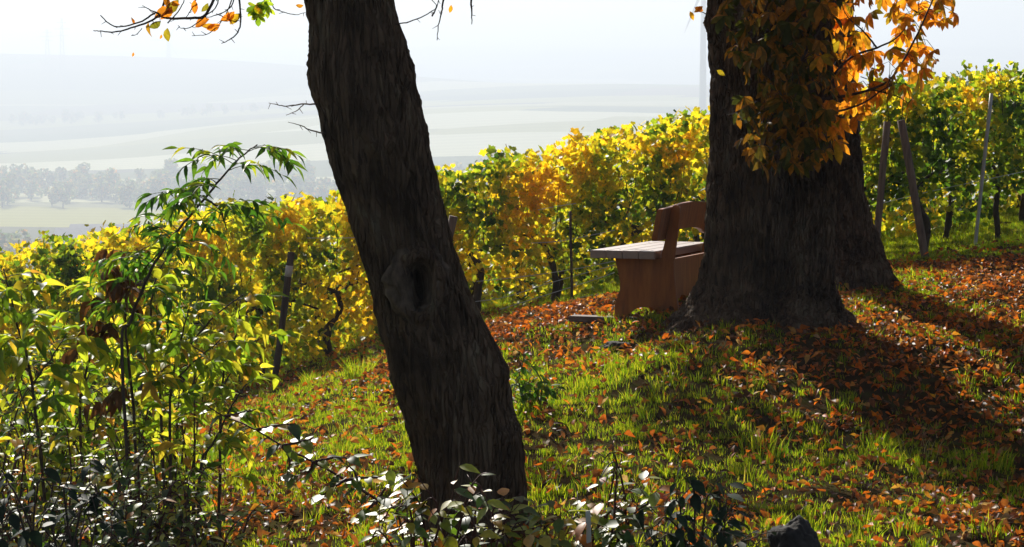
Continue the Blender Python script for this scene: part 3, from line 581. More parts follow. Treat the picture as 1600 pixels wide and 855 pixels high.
def vine(px, off, label, group, green, seed, n_leaf, n_part, low=.35):
    rnd = random.Random(seed); r = np.random.default_rng(seed); x, Y = row_pt(px, off); gz = Tz(x, Y)
    ptop = at(px, float(np.interp(px, TOPX, TOPY)) + (6 if off else 3), Y); H = max(.7, ptop.z - gz)
    x0, Y0 = row_pt(px - 40, off); x1, Y1_ = row_pt(px + 40, off); ang = math.atan2(Y1_ - Y0, x1 - x0)
    root = empty('grapevine', (x, Y, gz - .02), ang); tag(root, label, 'grapevine', group)
    hh = H * .42
    g = Geo(); pts = smooth_path([(rnd.uniform(-.03, .03), 0, -.05), (rnd.uniform(-.07, .07), rnd.uniform(-.04, .04), hh * .4), (rnd.uniform(-.1, .1), rnd.uniform(-.04, .04), hh * .75), (rnd.uniform(-.14, .14), 0, hh)], 4, .006, rnd)
    g.tube(pts, [.034 * (1 - .25 * i / len(pts)) * rnd.uniform(.8, 1.25) for i in range(len(pts))], 7); g.build('trunk', M['vine_wood'], root, True)
    top = Vector(pts[-1])
    for s in (-1, 1):
        g = Geo(); arm = smooth_path([top, top + Vector((s * .22, 0, .10)), top + Vector((s * .5, 0, .03))], 4, .004, rnd); g.tube(arm, taper(len(arm), .018, .009), 5)
        for k in range(4):
            b0 = arm[2 + int(k * (len(arm) - 3) / 4)]; e = Vector((b0.x + rnd.uniform(-.12, .12), rnd.uniform(-.1, .1), H * rnd.uniform(.80, .95)))
            P = smooth_path([b0, b0.lerp(e, .5) + Vector((rnd.uniform(-.06, .06), rnd.uniform(-.08, .08), 0)), e, e + Vector((rnd.uniform(-.12, .12), rnd.uniform(-.1, .05), rnd.uniform(-.06, .05)))], 4, .003, rnd)
            g.tube(P, taper(len(P), .006, .0025), 4)
        g.build('cane', M['vine_wood'], root, True)
    n = n_leaf + n_part
    u = r.uniform(0, 1, n) ** (1.0 if off else .75); z = H * (low + (1 - low) * u) + r.normal(0, .035, n)
    lumps = .10 * np.sin(z * 5 + seed) ; xx = r.uniform(-.6, .6, n)
    z = np.where(z > H * .9, z + .05 * np.sin(xx * 9 + seed) + .025 * np.sin(xx * 23), z)
    yy = (r.beta(.7, .7, n) - .5) * (.46 + .16 * np.sin(xx * 6 + seed + z * 4))
    p = np.c_[xx, yy + lumps * .4, z]
    # gaps low down so trunks and grass show through
    keep = ~((z < H * .5) & (r.uniform(0, 1, n) < (.0 if off > 2 else .25))); p = p[keep]
    order = np.argsort(p[:, 1]); ip = order[:n_part]; iF = order[n_part:]
    key = 'vine_leaf_green' if green else 'vine_leaf'
    Rm = eulers(len(p), (.25, 1.45), r); sc = r.uniform(.55, 1.1, len(p)) * (1.35 if off > 2 else 1)
    top_key = 'vine_leaf'
    V, Fc = cloud(gl, p[iF], Rm[iF], sc[iF]); o = ob('foliage', me_np('foliage', V, Fc, M[key], True), root); tag(o, kind='stuff')
    mm = o.data; mm.materials.append(M['vine_leaf']); 
    if green:   # upper leaves have turned yellow
        zc = V[Fc[:, 0], 2]; mi = (zc + r.normal(0, .1, len(zc)) * 0 > H * .84).astype(np.int32)
        if len(mi) == len(mm.polygons): mm.polygons.foreach_set('material_index', mi)
    for i in ip:
        k2 = 'vine_leaf' if (not green or p[i][2] > H * .84) else key
        ob('leaf', gl_me[k2][rnd.randrange(5)], root, mat4(p[i], Rm[i], sc[i]))
    return root
VL = ['vine at the far left edge, behind the hazel green sapling leaves', 'yellowing vine left of the arching ash sapling, under the far barn roofs',
 'vine directly behind the arching ash sapling', 'golden topped vine between the sapling and the post with the white band', 'vine just right of the post with the white band',
 'vine seen at the left edge of the leaning trunk', 'vine just right of the leaning trunk, behind the cut post', 'bright yellow vine left of the bench, over leaf litter',
 'tall yellow vine directly behind the bench seat', 'vine whose top meets the left side of the thick chestnut trunk', 'vine hidden mostly behind the thick chestnut trunk',
 'vine behind the hanging orange chestnut leaves', 'green vine between the two slanting wooden posts and the second trunk', 'green leafy vine left of the grey metal post', 'vine right of the grey metal post at the picture edge', 'outermost vine past the right edge of the picture']
pxs = list(np.linspace(-70, 1680, 16)); 
for i, px in enumerate(pxs):
    vine(px, 0, VL[i].replace('hazel green', 'pale green'), 'grapevines of the front row', px > 1290 or 560 < px < 620, 100 + i, 1250, 150, low=.30 if px > 1000 else (.22 if px > 640 else .06))
for i, px in enumerate(np.linspace(-110, 1720, 16)):
    vine(px, 1.5, 'grapevine of the rear row, glimpsed through the front row', 'grapevines of the rear row', i % 3 == 1 and px > 900, 300 + i, 950, 0, low=.15)
for i, px in enumerate(np.linspace(-130, 1750, 13)):
    vine(px, 3.1, 'grapevine of the third row, glimpsed only through gaps', 'grapevines of the third row', False, 500 + i, 620, 0, low=.0)
for i, px in enumerate(np.linspace(-150, 1800, 13)):
    vine(px, 4.9, 'grapevine of the fourth row down the slope, behind the others', 'grapevines of the fourth row', False, 600 + i, 560, 0, low=.05)
    vine(px + 40, 7.0, 'grapevine of the fifth row, farthest down the slope', 'grapevines of the fifth row', False, 700 + i, 560, 0, low=.0)

def post(name, label, a, b, Y, r, mat, cat='post', band=None, Yb=None, group=None):
    p, q = at(*a, Y), at(*b, Yb or Y); gz = Tz(q.x, q.y); q2 = q + (q - p).normalized() * max(0.05, (q.z - gz) + .15)
    root = empty(name, (q.x, q.y, gz)); tag(root, label, cat, group)
    g = Geo(); P = [p.lerp(q2, t / 8) + Vector((random.uniform(-1, 1), random.uniform(-1, 1), 0)) * r * .08 for t in range(9)]; g.tube(P, [r * (1 + .04 * random.uniform(-1, 1)) for _ in P], 10)
    put(g.build('shaft', M[mat], None, True), root)
    if band:
        t0, t1 = band; L = (q2 - p); g = Geo(); g.tube([p + L * t0, p + L * t1], r * 1.08, 10); put(g.build('painted_band', M['white_paint'], None, True), root)
    return root
post('vineyard_post', 'dark wooden post with a white painted band, left of the leaning trunk', (455,394), (431,582), 16.9, .028, 'dark_post', band=(.09, .165))
post('vineyard_post', 'short cut wooden post peeking out right of the leaning trunk', (709,338), (678,470), 17.0, .035, 'post_wood')
post('vineyard_post', 'slanting wooden post nearest the second trunk', (1386,190), (1368,396), 17.9, .032, 'post_wood')
post('vineyard_post', 'slanting brown post leaning left, right of the second trunk', (1408,188), (1446,402), 17.9, .036, 'post_wood')
post('vineyard_post', 'thin pale grey metal post in the green vines at right', (1549,146), (1524,380), 18.9, .017, 'zinc')
post('vineyard_post', 'thin dark stake among the yellow vines left of the bench', (891,330), (894,474), 17.6, .012, 'dark_post')
post('vineyard_post', 'dark stake behind the sapling at left', (215,420), (222,640), 17.2, .028, 'dark_post')
def wire(L, Y, Yb, label, r=.0035):
    n = len(L); g = Geo(); P = smooth_path([at(x, y, Y + (Yb - Y) * i / (n - 1)) for i, (x, y) in enumerate(L)], 6); g.tube(P, r, 5)
    o = g.build('trellis_wire', M['wire'], None, True); tag(o, label, 'wire')
wire([(738,472),(790,464),(860,442),(960,414)], 17.5, 18.2, 'lowest trellis wire rising from the leaning trunk towards the bench')
wire([(745,440),(820,432),(900,420),(960,408)], 17.5, 18.2, 'second trellis wire above the lowest one, left of the bench')
wire([(780,484),(850,462),(920,440),(960,426)], 17.3, 18.0, 'slack wire crossing the vine trunks beside the bench foot board')
wire([(800,495),(860,478),(920,462),(958,458)], 17.2, 17.9, 'pale wire nearest the leaf litter left of the bench')
wire([(830,380),(880,376),(960,360)], 17.6, 18.0, 'high trellis wire among yellow leaves above the bench seat height')
wire([(840,328),(880,321),(900,318)], 17.6, 17.9, 'short stretch of bright wire at backrest height left of the bench')
wire([(480,372),(530,372),(560,371)], 17.0, 17.2, 'trellis wire between the banded post and the leaning trunk')
wire([(1345,120),(1370,128),(1400,132)], 14.0, 14.5, 'fine wire behind the orange chestnut leaves')
wire([(1362,322),(1450,300),(1600,268)], 18.2, 19.5, 'trellis wire through the green vines on the right')

# ---------------------------------------------------------------- grass and fallen leaves
def lmask(x, y):
    """share of ground covered by fallen leaves"""
    n1 = np.sin(x * 1.9 + y * .7) * np.sin(y * 1.5 - x * .6 + 1) * .5 + .5 * np.sin(x * 4.1 - y * 2.3) * np.sin(y * 3.7 + x)
    m = .24 + .26 * n1
    m += .85 * np.exp(-((x - .15) / 1.2) ** 2 - ((y - 14.3) / 1.4) ** 2)                      # worn patch before the bench
    m += .75 * sst(1.1, 2.6, x) * (1 - sst(8.6, 9.8, y + .25 * n1))                           # lower right
    m += .85 * sst(2.9, 3.7, x) * sst(13.2, 14.2, y) * (1 - sst(17.0, 17.6, y))                # path at right
    m += .5 * np.exp(-((x - 2.2) / .9) ** 2 - ((y - 11.2) / 1.4) ** 2)                        # drift below the thick trunk
    m += .5 * np.exp(-((x - 2.9) / .8) ** 2 - ((y - 13.0) / 1.3) ** 2)
    m += .32 * (1 - sst(9.0, 11, y)) * (1 - sst(-1.2, .2, x))
    m *= 1 - .75 * sst(17.0, 17.8, y)
    return np.clip(m, 0, 1)
def in_trunk(x, y):
    return (np.hypot(x - r1[-1][1] * 0 + .17, y - Y1) < .24) | (np.hypot(x - 1.6, y - Y2) < .42) | (np.hypot(x - 2.33, y - Y3) < .33)
def scatter(n, y0, y1, margin=.6, power=1.0):
    out = []
    y = y0 + (y1 - y0) * rng.uniform(0, 1, n) ** power; hw = y * .26 + margin; x = rng.uniform(-1, 1, n) * hw
    wgt = hw / hw.max(); k = rng.uniform(0, 1, n) < wgt; return x[k], y[k]
def blade_tuft(seed, nb, h, spread, wd, lean):
    r = random.Random(seed); Vv, Ff = [], []
    for i in range(nb):
        a = r.uniform(0, 6.283); d = spread * math.sqrt(r.random()); x, y = math.cos(a) * d, math.sin(a) * d; H = h * r.uniform(.45, 1.15); b = r.uniform(0, 6.283)
        ln = lean * r.uniform(.1, 1) * H; la = a + r.uniform(-1.2, 1.2); dx, dy = math.cos(la) * ln, math.sin(la) * ln; wx, wy = math.cos(b) * wd / 2, math.sin(b) * wd / 2; k = len(Vv)
        Vv += [(x - wx, y - wy, -.01), (x + wx, y + wy, -.01), (x + dx * .35 - wx * .8, y + dy * .35 - wy * .8, H * .55), (x + dx * .35 + wx * .8, y + dy * .35 + wy * .8, H * .55), (x + dx, y + dy, H)]
        Ff += [(k, k + 1, k + 3), (k, k + 3, k + 2), (k + 2, k + 3, k + 4)]
    return np.array(Vv), np.array(Ff)
def gn_scatter(name, pts, rot, scl, protos, mats, kind='stuff', parent=None):
    coll = bpy.data.collections.new(name + '_shapes')
    for k, ((V, Fc), mt) in enumerate(zip(protos, mats)): coll.objects.link(bpy.data.objects.new('%s_shape' % name, me_np(name + '_shape', V, Fc, mt)))
    m = bpy.data.meshes.new(name); m.vertices.add(len(pts)); m.vertices.foreach_set('co', np.asarray(pts, np.float32).ravel())
    a = m.attributes.new('rot', 'FLOAT_VECTOR', 'POINT'); a.data.foreach_set('vector', np.asarray(rot, np.float32).ravel())
    a = m.attributes.new('scl', 'FLOAT', 'POINT'); a.data.foreach_set('value', np.asarray(scl, np.float32).ravel())
    a = m.attributes.new('idx', 'INT', 'POINT'); a.data.foreach_set('value', rng.integers(0, len(protos), len(pts)).astype(np.int32))
    o = ob(name, m); ng = bpy.data.node_groups.new(name, 'GeometryNodeTree')
    ng.interface.new_socket('Geometry', in_out='INPUT', socket_type='NodeSocketGeometry'); ng.interface.new_socket('Geometry', in_out='OUTPUT', socket_type='NodeSocketGeometry')
    N = ng.nodes; L = ng.links; gi = N.new('NodeGroupInput'); go = N.new('NodeGroupOutput'); ip = N.new('GeometryNodeInstanceOnPoints'); ci = N.new('GeometryNodeCollectionInfo')
    ci.inputs[0].default_value = coll; ci.inputs['Separate Children'].default_value = True; ci.inputs['Reset Children'].default_value = True
    def at_(nm, ty): q = N.new('GeometryNodeInputNamedAttribute'); q.data_type = ty; q.inputs[0].default_value = nm; return q.outputs[0]
    L.new(gi.outputs[0], ip.inputs['Points']); L.new(ci.outputs[0], ip.inputs['Instance']); ip.inputs['Pick Instance'].default_value = True
    L.new(at_('idx', 'INT'), ip.inputs['Instance Index']); L.new(at_('rot', 'FLOAT_VECTOR'), ip.inputs['Rotation']); L.new(at_('scl', 'FLOAT'), ip.inputs['Scale'])
    L.new(ip.outputs[0], go.inputs[0]); md = o.modifiers.new('scatter', 'NODES'); md.node_group = ng
    return tag(o, kind=kind)
# grass
x, y = scatter(95000, 7.0, 24, .8); lm = lmask(x, y); sn = np.sin(x * 9.1 + 2 * np.sin(y * 3)) * np.sin(y * 8.3 + 2 * np.sin(x * 4)); keep = (rng.uniform(0, 1, len(x)) > lm * 1.15 - .10) & (rng.uniform(0, 1, len(x)) < .72 + .5 * sn) & ~in_trunk(x, y); x, y = x[keep], y[keep]
z = T(x, y); N_ = len(x); patch = .75 + .45 * (np.sin(x * 2.3 + 1) * np.sin(y * 2.9) * .5 + .5) + .25 * rng.uniform(-1, 1, N_)
tufts = [blade_tuft(i, 24, .030, .05, .0036, .7) for i in range(5)] + [blade_tuft(9, 26, .066, .045, .004, .8)]
gr = gn_scatter('grass', np.c_[x, y, z - .004], np.c_[rng.uniform(-.12, .12, N_), rng.uniform(-.12, .12, N_), rng.uniform(0, 6.28, N_)], patch, tufts, [M['grass']] * 6)
tag(gr, 'bright green sunlit grass on the mound under the trees', 'grass')
# fallen leaves
fl = []
for i in range(6):
    r = random.Random(60 + i)
    V, Fc = leaf_shape(r.uniform(.05, .085), r.uniform(.013, .023), [.12, .4, .8, 1, .75, .05], droop=r.uniform(-.7, .6), fold=r.uniform(.2, 1.1), twist=r.uniform(-1.2, 1.2), n=6); V[:, 1] -= .05; fl.append((V, Fc))
V, Fc = grape_shape(.07, random.Random(4), .5); fl.append((V, Fc))
x, y = scatter(105000, 7.0, 18.6, .8); lm = lmask(x, y); keep = (rng.uniform(0, 1, len(x)) < lm ** 1.4 * 1.15 + .09) & ~in_trunk(x, y); x, y = x[keep], y[keep]
N_ = len(x); z = T(x, y) + rng.uniform(.004, .030, N_) + .022 * (1 - lmask(x, y))
rot = np.c_[rng.normal(0, .5, N_), rng.normal(0, .5, N_), rng.uniform(0, 6.28, N_)]; scl = rng.uniform(.35, .95, N_)
big = (y < 13.5) & (np.abs(x / y) < .24); cand = np.where(big)[0]; sel = cand[np.argsort(-(scl[cand] / y[cand]))][:300]; rest = np.setdiff1d(np.arange(N_), sel)
fo = gn_scatter('leaf_litter', np.c_[x, y, z][rest], rot[rest], scl[rest], fl, [M['fallen']] * 7); tag(fo, 'carpet of orange and brown fallen chestnut leaves on grass', 'fallen leaves')
fl_me = [me_np('fallen_leaf', V, Fc, M['fallen'], True) for V, Fc in fl]
for k, i in enumerate(sel):
    o = bpy.data.objects.new('fallen_leaf', fl_me[k % 6]); o.location = (x[i], y[i], z[i] + .012); o.rotation_euler = rot[i]; s = scl[i] * .92; o.scale = (s, s, s); COL.objects.link(o)
    tag(o, 'large curled orange brown leaf lying on the grass', 'leaf', 'fallen leaves scattered over the grass')
print('litter', N_, 'grass', len(gr.data.vertices))
# long grass tufts
def tuft(px, py, Y, h, n, mat, name, label, cat, spread=.06, lean=.8, wd=.006):
    p = at(px, py, Y); z = Tz(p.x, Y); V, Fc = blade_tuft(px, n, h, spread, wd, lean)
    o = ob(name, me_np(name, V, Fc, M[mat]), None, Matrix.Translation((p.x, Y, z))); tag(o, label, cat)
tuft(560, 618, 14.0, .20, 120, 'grass', 'grass_tuft', 'long arching green grass tuft just left of the leaning trunk', 'grass tuft', .08)
tuft(490, 580, 15.2, .13, 90, 'grass', 'grass_tuft', 'grass tuft at the foot of the vines right of the banded post', 'grass tuft', .08)
tuft(1190, 730, 9.9, .13, 90, 'grass', 'grass_tuft', 'dense green tuft in front of the long tree shadow', 'grass tuft', .12)
tuft(1440, 715, 10.0, .17, 16, 'dry_grass', 'dry_grass_tuft', 'sparse pale dry grass stalks at the edge of the tree shadow', 'dry grass', .10, .6, .004)
tuft(1590, 560, 12.2, .20, 8, 'dry_grass', 'dry_grass_tuft', 'few dry stalks beside the shadow at the right edge', 'dry grass', .08, .7, .004)
tuft(1530, 735, 9.9, .10, 80, 'grass', 'grass_tuft', 'low green tuft among orange leaves at lower right', 'grass tuft', .15)

# ---------------------------------------------------------------- shrubs
oval = [leaf_shape(.05, .0155, [.15, .75, 1, .85, .45, .02], droop=d, fold=.18, n=5) for d in (.1, .3, .5)]
lance = [leaf_shape(.084, .0185, [.1, .75, 1, .8, .4, .0], droop=d, fold=.35, twist=t, n=6) for d, t in ((.25, .2), (.5, -.3), (.75, .1), (.4, .5))]
slim = [leaf_shape(.088, .0125, [.1, .75, 1, .8, .4, .0], droop=d, fold=.35, twist=t, n=6) for d, t in ((.25, .2), (.5, -.3), (.75, .1), (.4, .5))]
ML = {}
def leaf_meshes(shapes, key, mat):
    k = (key, mat)
    if k not in ML: ML[k] = [me_np(key, V, Fc, M[mat], True) for V, Fc in shapes]
    return ML[k]
def bush(name, label, cat, base, stems, seed, n_leaf, size=1.0, mat='gloss_leaf', wood='red_twig', shapes=oval, tilt=(-.3, .35), n_part=280, r0=.006, group=None, spacing=.022, shoots=True):
    """stems: lists of world points; leaves sit alternately along the stems and their side shoots"""
    rnd = random.Random(seed); root = empty(name, base); tag(root, label, cat, group); leaves = []
    for S_ in stems:
        P = smooth_path(S_, 6, .002, rnd); g = Geo(); g.tube(P, taper(len(P), r0, r0 * .3), 5)
        paths = [P]
        for k in range(4, len(P) - 1, 3) if shoots else ():
            d = (P[k] - P[k - 1]).normalized(); o = Vector((rnd.uniform(-1, 1), rnd.uniform(-1, 1), rnd.uniform(-.1, .9))); e = P[k] + (d * .8 + o).normalized() * rnd.uniform(.05, .13) * size
            q = smooth_path([P[k], P[k].lerp(e, .5) + Vector((0, 0, .01)), e], 3); g.tube(q, taper(len(q), r0 * .4, r0 * .2), 4); paths.append(q)
        put(g.build('stem', M[wood], None, True), root)
        for Q in paths:
            acc = 0; side = 1
            for a, b in zip(Q[:-1], Q[1:]):
                L = (b - a).length; acc += L
                while acc > spacing * size:
                    acc -= spacing * size; side = -side; t = (b - a).normalized(); c = t.cross(Vector((0, 0, 1)))
                    yaw = math.atan2(t.y, t.x) - math.pi / 2 + side * rnd.uniform(.5, 1.3)
                    leaves.append((a.lerp(b, rnd.random()), yaw, rnd.uniform(*tilt), rnd.uniform(.65, 1.2) * size))
    rnd.shuffle(leaves); leaves = leaves[:n_leaf]; leaves.sort(key=lambda l: l[0].y)
    mm = leaf_meshes(shapes, 'glossy_leaf', mat)
    for P, yaw, ti, s in leaves[:n_part]:
        o = bpy.data.objects.new('leaf', mm[rnd.randrange(len(mm))]); COL.objects.link(o); o.parent = root; o.matrix_parent_inverse = root.matrix_basis.inverted()
        o.matrix_basis = Matrix.Translation(P) @ (Matrix.Rotation(.17, 3, 'X') @ Matrix.Rotation(-.26, 3, 'Y') @ Matrix.Rotation(yaw, 3, 'Z') @ Matrix.Rotation(-ti, 3, 'X') @ Matrix.Rotation(rnd.uniform(-.22, .22), 3, 'Y')).to_4x4() @ Matrix.Scale(s, 4)
    if len(leaves) > n_part:
        q = leaves[n_part:]; Rm = np.array([Matrix.Rotation(l[1], 3, 'Z') @ Matrix.Rotation(-l[2], 3, 'X') for l in q])
        V, Fc = cloud(shapes, np.array([l[0] for l in q]), Rm, np.array([l[3] for l in q])); put(tag(ob('foliage', me_np('foliage', V, Fc, M[mat], True)), kind='stuff'), root)
    return root
def fan(px0, px1, py_top, Y, n, seed, h=(.2, .5), base_spread=.6, arch=.25):
    rnd = random.Random(seed); out = []
    for k in range(n):
        x = (rnd.uniform(px0, px1) - 800) / F * Y; y = Y + rnd.uniform(-.35, .35); z = Tz(x, y); H = rnd.uniform(*h); a = rnd.uniform(0, 6.283)
        d = Vector((math.cos(a), math.sin(a), 0)) * rnd.uniform(.4, 1) * arch
        out.append([(x, y, z - .03), Vector((x, y, z + H * .6)) + d * .4, Vector((x, y, z + H)) + d, Vector((x, y, z + H * .97)) + d * 1.7])
    return out
# the arching red stem in front of the grass
A_ = [(322,632),(350,650),(400,672),(440,697),(490,722),(540,750),(590,782),(640,815),(680,850)]
st = [[at(x, y, 7.6 - .03 * i) for i, (x, y) in enumerate(A_)][::-1]]
for L in [[(440,697),(470,690),(498,684)],[(400,672),(430,665),(462,662)],[(490,722),(520,716),(560,716)],[(540,750),(580,746),(634,744)],[(540,750),(520,762),(500,775)],[(590,782),(570,800),(545,820)],[(440,697),(452,715),(450,745)],[(490,722),(480,740),(448,745)],[(350,650),(380,645),(400,640)],[(590,782),(600,765),(612,752)],[(560,765),(555,740),(540,725)]]:
    st.append([at(x, y, 7.4) for x, y in L])
bb = at(660, 840, 7.3); bush('arching_shrub', 'long arching red stem with white shining leaves, left of the leaning trunk', 'shrub', (bb.x, bb.y, Tz(bb.x, bb.y)), st, 1, 170, 1.45, spacing=.017, tilt=(-.15, .25), shoots=False, r0=.007)
def pbush(label, cx, base_y, tops, Y, seed, n_leaf, size=1.0, **k):
    b = at(cx, base_y, Y); bz_ = Tz(b.x, Y); rnd = random.Random(seed); st = []
    for x, y in tops:
        p = at(x, y, Y + rnd.uniform(-.15, .15)); q = Vector((b.x + (p.x - b.x) * .35 + rnd.uniform(-.08, .08), Y + rnd.uniform(-.1, .1), bz_ - .02))
        st.append([q, q.lerp(p, .5) + Vector((rnd.uniform(-.04, .04), rnd.uniform(-.04, .04), .05)), p, p + Vector((math.copysign(.05, p.x - b.x), 0, -.03))])
    return bush(k.pop('name', 'glossy_shrub'), label, 'shrub', (b.x, Y, bz_), st, seed, n_leaf, size, **k)
pbush('glossy shrub with white shining leaves at the foot of the leaning trunk', 690, 860, [(620,800),(640,790),(655,785),(680,785),(700,790),(735,762),(745,790),(770,800),(790,812),(600,835),(640,820),(700,825),(740,830),(780,840),(660,835),(720,845)], 6.0, 11, 380, 1.15, spacing=.019)
pbush('shining leaved shrub around the pale stake, right of the leaning trunk', 915, 870, [(850,822),(870,815),(905,808),(935,810),(960,795),(985,785),(1005,790),(870,845),(920,835),(960,830)], 7.5, 12, 190, 1.5)
pbush('single upright shoot with small white leaf pairs in front of the mound', 962, 840, [(960,712),(962,725),(958,740)], 7.5, 13, 34, .9, spacing=.03)
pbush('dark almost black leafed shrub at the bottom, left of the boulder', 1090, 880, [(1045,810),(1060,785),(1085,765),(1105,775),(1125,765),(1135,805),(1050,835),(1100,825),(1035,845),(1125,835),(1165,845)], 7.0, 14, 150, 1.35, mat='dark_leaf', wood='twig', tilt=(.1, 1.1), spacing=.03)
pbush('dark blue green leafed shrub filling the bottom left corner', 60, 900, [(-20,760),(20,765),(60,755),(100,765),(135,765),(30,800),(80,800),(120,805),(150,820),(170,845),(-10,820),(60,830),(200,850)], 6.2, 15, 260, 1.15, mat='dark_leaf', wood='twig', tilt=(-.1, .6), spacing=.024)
k = 0
LB = [(-60,60,660,8.0,'small leaved glossy shrub at the left edge, below the pale sapling'),(60,160,690,7.9,'low glossy shrub right of the left edge, under brown hanging leaves'),(150,260,700,7.8,'low glossy shrub below the arching ash sapling'),
      (230,330,730,7.6,'low shrub with white glints left of the arching red stem'),(-40,80,790,7.1,'glossy shrub behind the dark shrub in the bottom left corner'),(120,240,790,7.1,'shrub with white glinting leaves near the bottom left'),(240,350,800,7.2,'lowest glinting shrub between bottom left corner and the trunk')]
for x0, x1, yt, Y, lab in LB:
    k += 1; x = ((x0 + x1) / 2 - 800) / F * Y; zt = at(400, yt, Y).z; hh = max(.2, zt - Tz(x, Y))
    bush('glossy_shrub', lab, 'shrub', (x, Y, Tz(x, Y)), fan(x0, x1, yt, Y, 16, 40 + k, (hh * .5, hh), arch=.16), 40 + k, 430, .9, n_part=290)

def ash(label, base, stem, seed, n_cl, mat='ash_leaf', Lr=.20, n_pair=4, extra=[], group=None, name='ash_sapling', droop=(.5, 1.5), bare=.25, leaf_s=1.0, dead=0):
    rnd = random.Random(seed); root = empty(name, base); tag(root, label, 'sapling', group); mm = leaf_meshes(slim if leaf_s < .9 else lance, 'slim_leaflet' if leaf_s < .9 else 'ash_leaflet', mat); md = leaf_meshes(lance, 'dead_leaflet', 'dead_leaf'); cnt = 0
    for si, S_ in enumerate([stem] + extra):
        P = smooth_path(S_, 6, .003, rnd); g = Geo(); r0 = .008 if si == 0 else .005; g.tube(P, taper(len(P), r0, .0025), 6); put(g.build('stem' if si == 0 else 'branch', M['twig'], None, True), root)
        m = n_cl if si == 0 else max(3, n_cl // 3)
        for k in range(m):
            t = (bare if si == 0 else .1) + (1 - (bare if si == 0 else .1)) * (k + rnd.random() * .6) / m; i = min(len(P) - 2, int(t * (len(P) - 1))); p = P[i].copy()
            tdir = (P[i + 1] - P[i]).normalized(); yaw = rnd.uniform(0, 6.283) if k < m - 1 else math.atan2(tdir.y, tdir.x)
            d = Vector((math.cos(yaw), math.sin(yaw) * .8, rnd.uniform(.2, .8))).normalized(); gpts = [p]; dr = rnd.uniform(*droop); L = Lr * rnd.uniform(.7, 1.15); q = p.copy(); is_dead = rnd.random() < dead
            for s in range(n_pair + 2):
                d = (d + Vector((0, 0, -dr * .15))).normalized(); q = q + d * L / (n_pair + 2); gpts.append(q.copy())
            g = Geo(); g.tube(gpts, taper(len(gpts), .0022, .0012), 4); rl = put(g.build('leaf', M['green_stem' if not is_dead else 'twig'], None, True), root)
            for s in range(2, len(gpts)):
                dd = (gpts[s] - gpts[s - 1]).normalized(); ends = s == len(gpts) - 1
                for sd in ((0,) if ends else (-1, 1)):
                    side = dd.cross(Vector((0, 0, 1))).normalized() * sd; v = (dd * rnd.uniform(.3, 1) + side * rnd.uniform(.5, 1.3) + Vector((rnd.uniform(-.5, .5), rnd.uniform(-.5, .5), -rnd.uniform(-.3, .8) - (.7 if is_dead else 0)))).normalized()
                    qn = v.to_track_quat('Y', 'Z').to_matrix() @ Matrix.Rotation(rnd.uniform(-1.0, 1.0), 3, 'Y'); cnt += 1
                    o = bpy.data.objects.new('leaflet', (md if is_dead else mm)[rnd.randrange(4)]); COL.objects.link(o); o.parent = rl; o.matrix_parent_inverse = root.matrix_basis.inverted() @ Matrix.Identity(4)
                    o.matrix_parent_inverse = (root.matrix_basis @ root.matrix_basis.inverted()).inverted(); sc = rnd.uniform(.7, 1.1) * leaf_s
                    o.matrix_basis = Matrix.Translation(gpts[s]) @ qn.to_4x4() @ Matrix.Scale(sc, 4)
    return root
def pp(L, Y, j=0): return [at(x, y, Y + j * math.sin(i * 2.1)) for i, (x, y) in enumerate(L)]
def gb(px, Y): x = (px - 800) / F * Y; return (x, Y, Tz(x, Y))
def st_(L, Y): b = gb(L[0][0], Y); return [Vector(b) - Vector((0, 0, .03))] + pp(L[1:], Y, .05)
ash('tall ash sapling arching right over the vines with dark green leaflets', gb(210, 8.0), st_([(205,700),(190,560),(205,500),(232,430),(270,370),(320,310),(355,268),(382,240),(402,226)], 8.0), 1, 28, 'ash_leaf', .25, 5, bare=.22,
    extra=[pp([(270,370),(250,395),(225,420)], 8.0), pp([(320,310),(345,330),(355,360)], 7.95)], droop=(.6, 1.25), leaf_s=.88)
ash('yellow green sapling stem with drooping brown withered leaves at left', gb(200, 8.3), st_([(215,700),(205,600),(195,500),(200,430),(215,390)], 8.3), 2, 22, 'ash_leaf_pale', .2, 3, dead=.28, bare=.12, leaf_s=1.15)
ash('pale green sapling rising at the left edge of the picture', gb(60, 8.1), st_([(75,720),(50,600),(30,520),(15,460),(5,420)], 8.1), 3, 26, 'ash_leaf_pale', .21, 3, bare=.06, leaf_s=1.2, extra=[pp([(50,600),(80,560),(105,520)], 8.1), pp([(45,580),(10,560),(-30,540)], 8.1)])
ash('sapling with thin dark stem between the brown leaves and the banded post', gb(262, 8.2), st_([(262,760),(265,690),(268,600),(285,520),(300,470)], 8.2), 4, 20, 'ash_leaf_pale', .17, 3, bare=.08, extra=[pp([(268,600),(310,560),(345,530)], 8.2), pp([(275,570),(330,500),(380,460)], 8.25)])
ash('bushy young sapling left of the banded post, leaves glinting white', gb(340, 8.6), st_([(335,720),(345,640),(350,580),(370,520),(375,470)], 8.6), 5, 15, 'ash_leaf_pale', .15, 3, bare=.1, extra=[pp([(350,580),(380,545),(405,530)], 8.6), pp([(350,590),(330,560),(300,540)], 8.6)])
ash('thin sapling with yellow leaves leaning right near the red arching stem', gb(310, 7.9), st_([(300,830),(312,740),(335,690),(360,640),(385,600)], 7.9), 6, 12, 'ash_leaf_pale', .15, 3, bare=.35)
ash('broad leaved pale sapling low at the left, between two dark stems', gb(130, 8.4), st_([(130,740),(125,650),(140,560),(150,500),(150,440)], 8.4), 7, 26, 'ash_leaf_pale', .18, 3, bare=.08, leaf_s=1.1, dead=.15)
ash('small sapling under the arch, in front of the golden vines', gb(240, 8.7), st_([(250,700),(250,600),(235,520),(240,450),(260,400)], 8.7), 8, 26, 'ash_leaf_pale', .18, 3, bare=.08)

